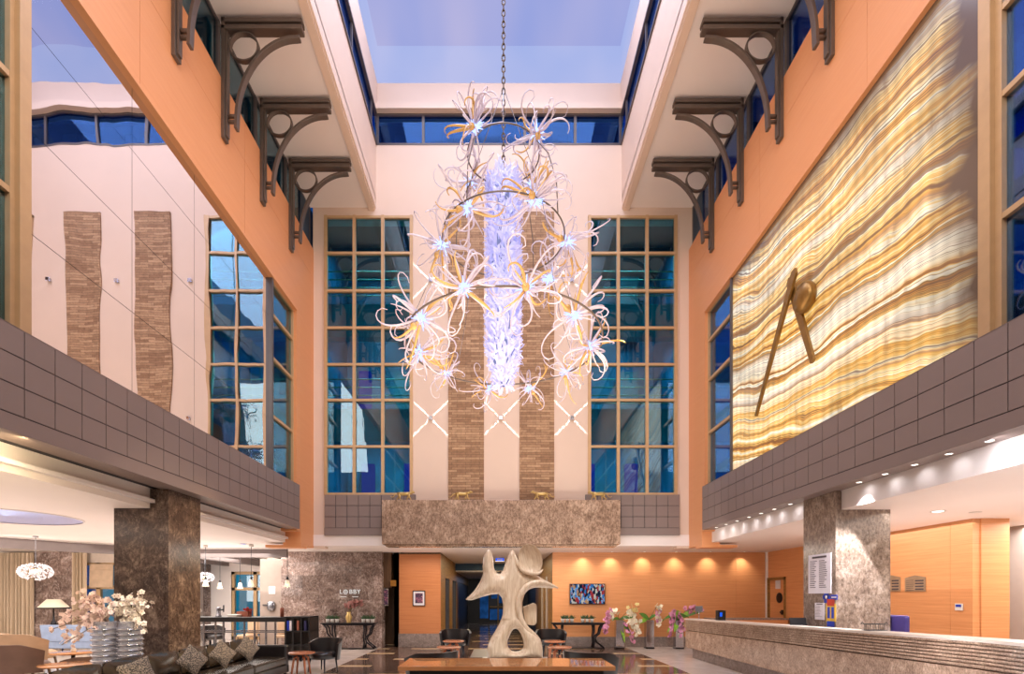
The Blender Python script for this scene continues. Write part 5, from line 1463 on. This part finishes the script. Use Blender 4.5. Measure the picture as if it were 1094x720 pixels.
lamp('AREA','bar_ceiling_fill',(-8.8,16.8,1.9),70,(1,.92,.86),3,5,d=(0,0,1))  # likewise an added, unseen lamp lightening the ceiling over the bar
lamp('AREA','right_ceiling_fill',(8.0,8.0,1.9),40,(1,.92,.90),2.6,9,d=(0,0,1))  # added upward fill for the right ceiling, no fixture
lamp('AREA','niche',(10.6,9.5,3.2),160,NEU,1.2,3,d=(0,0,-1))  # unseen lamp added to brighten the wall beyond the wood block
lamp('AREA','right_cove_fill',(5.75,6,3.56),130,(.94,.94,1),.06,17,d=(1,0,-.5))  # strip lamp added to even out the downlight wash on the slab edge
lamp('SPOT','column_gold_boost',(3.0,9.3,6.5),4200,(1,.70,.34),.3,target=(-5.7,9.35,1.9),spot=22,blend=.6,spec=0)  # added spot, unseen, strengthening the onyx glow on the left column
lamp('AREA','recess_blue',(-9.35,9.8,3.4),20,(.45,.62,1),1.6,1.6,d=(0,0,1))
lamp('AREA','lounge_wall_fill',(-14,12.5,2.2),90,(1,.92,.84),4,1.5,d=(0,1,-.1))  # unseen lamp added to brighten the marble pier and curtains
lamp('AREA','lobby_front_fill',(2.5,12.5,2.9),75,(1,.93,.86),6,.6,d=(0,1,-.25))  # added fill lamp, unseen, brightening the orchids from the front
lamp('AREA','bar_front_fill',(-9,15.4,2.2),18,(1,.95,.92),3,.8,d=(0,1,0))  # unseen fill added for the walls beyond the bar
lamp('AREA','corridor',(0,21,3.2),150,(1,.82,.5),2,5,d=(0,0,-1))
lamp('AREA','corridor_end',(0,31,2.8),60,(.5,.65,1),2,3,d=(0,0,-1))
for k,(x,y) in enumerate(RD): lamp('SPOT','band_spot',(x,y,ZS-.03),2.6,(.94,.94,1),.03,d=(.3,0,-1),spot=150,blend=1)
for x in WS: lamp('SPOT','wall_wash',(x,YW-.28,ZG-.03),46,(1,.90,.74),.03,d=(0,.26,-1),spot=100,blend=1)
# the downlights in front of the right column graze it below the ceiling edge
for x,y,e in ((5.82,8.3,560),): lamp('SPOT','column_spot',(x,y,ZS-.02),e,(.95,.94,1),.012,target=(6.12,8.9,1.25),spot=72,blend=.6)
lamp('SPOT','sofa_spot',(3.5,4,9),2500,(1,.84,.62),.15,target=(-5.4,9.0,1.5),spot=24,blend=.6)
lamp('SPOT','sculpture_spot',(2.5,5.5,8.5),1000,(1,.95,.9),.15,target=(.3,SY,1.5),spot=36,blend=.7)
# crosses of the wall lights
for (px,py) in WALLSPOTS[:6]:
    p=at(px,py,YB)
    for a in range(4):
        q=pi/4+a*pi/2
        for an,cone,e in ((52,30,5),(30,18,16),(17,11,60),(10,8,170)):
            an=math.radians(an); lamp('SPOT','cross_beam',(p.x+.055*cos(q),YB-.095,p.z+.055*sin(q)),e,(.97,.95,1),.006,d=(cos(q)*cos(an),sin(an),sin(q)*cos(an)),spot=cone,blend=1.0)
# glow of the chandelier
lamp('POINT','chandelier_glow',(CC.x,CC.y,7.3),25,(.78,.82,1),.5)
# rooms behind the tall windows
for x in (-3.9,4.0):
    for z,e in ((12.7,200),(9.7,190),(6.4,190)): lamp('AREA','room_lamp',(x,YB+.9,z),e,(.28,.85,.95),1.8,.8,d=(0,.6,-1))
# dusk outside, warm fill light standing in for the lobby behind the camera
w=bpy.data.worlds.new('dusk'); scene.world=w; w.use_nodes=True; nt=w.node_tree; nt.nodes.clear()
tc=nt.nodes.new('ShaderNodeTexCoord'); sx=nt.nodes.new('ShaderNodeSeparateXYZ'); nt.links.new(tc.outputs['Generated'],sx.inputs[0])
rp=nt.nodes.new('ShaderNodeValToRGB'); e=rp.color_ramp.elements
e[0].position=.3; e[0].color=(.62,.50,.42,1); e[1].position=.62; e[1].color=(.02,.12,.45,1)
mr=nt.nodes.new('ShaderNodeMapRange'); mr.inputs['From Min'].default_value=-1; mr.inputs['From Max'].default_value=1
nt.links.new(sx.outputs[1],mr.inputs['Value']); nt.links.new(mr.outputs[0],rp.inputs[0])
bg=nt.nodes.new('ShaderNodeBackground'); bg.inputs[1].default_value=.5; nt.links.new(rp.outputs[0],bg.inputs[0])
wo=nt.nodes.new('ShaderNodeOutputWorld'); nt.links.new(bg.outputs[0],wo.inputs[0])

# ================================================================= CAMERA
cd=bpy.data.cameras.new('camera'); cam=bpy.data.objects.new('camera',cd); col.objects.link(cam)
cam.location=(0,0,EYE); cam.rotation_euler=(pi/2,0,0)
cd.sensor_fit='HORIZONTAL'; cd.sensor_width=36; cd.lens=36*F/1094; cd.shift_x=(547-CX)/1094; cd.shift_y=(CY-360)/1094
cd.clip_start=.05; cd.clip_end=200
scene.camera=cam
scene.view_settings.view_transform='Standard'; scene.view_settings.look='None'; scene.view_settings.exposure=-.08; scene.view_settings.gamma=1
cy=scene.cycles; cy.max_bounces=8; cy.diffuse_bounces=3; cy.glossy_bounces=4; cy.transparent_max_bounces=24; cy.transmission_bounces=4
cy.sample_clamp_indirect=4; cy.caustics_reflective=False; cy.caustics_refractive=False; cy.use_denoising=True
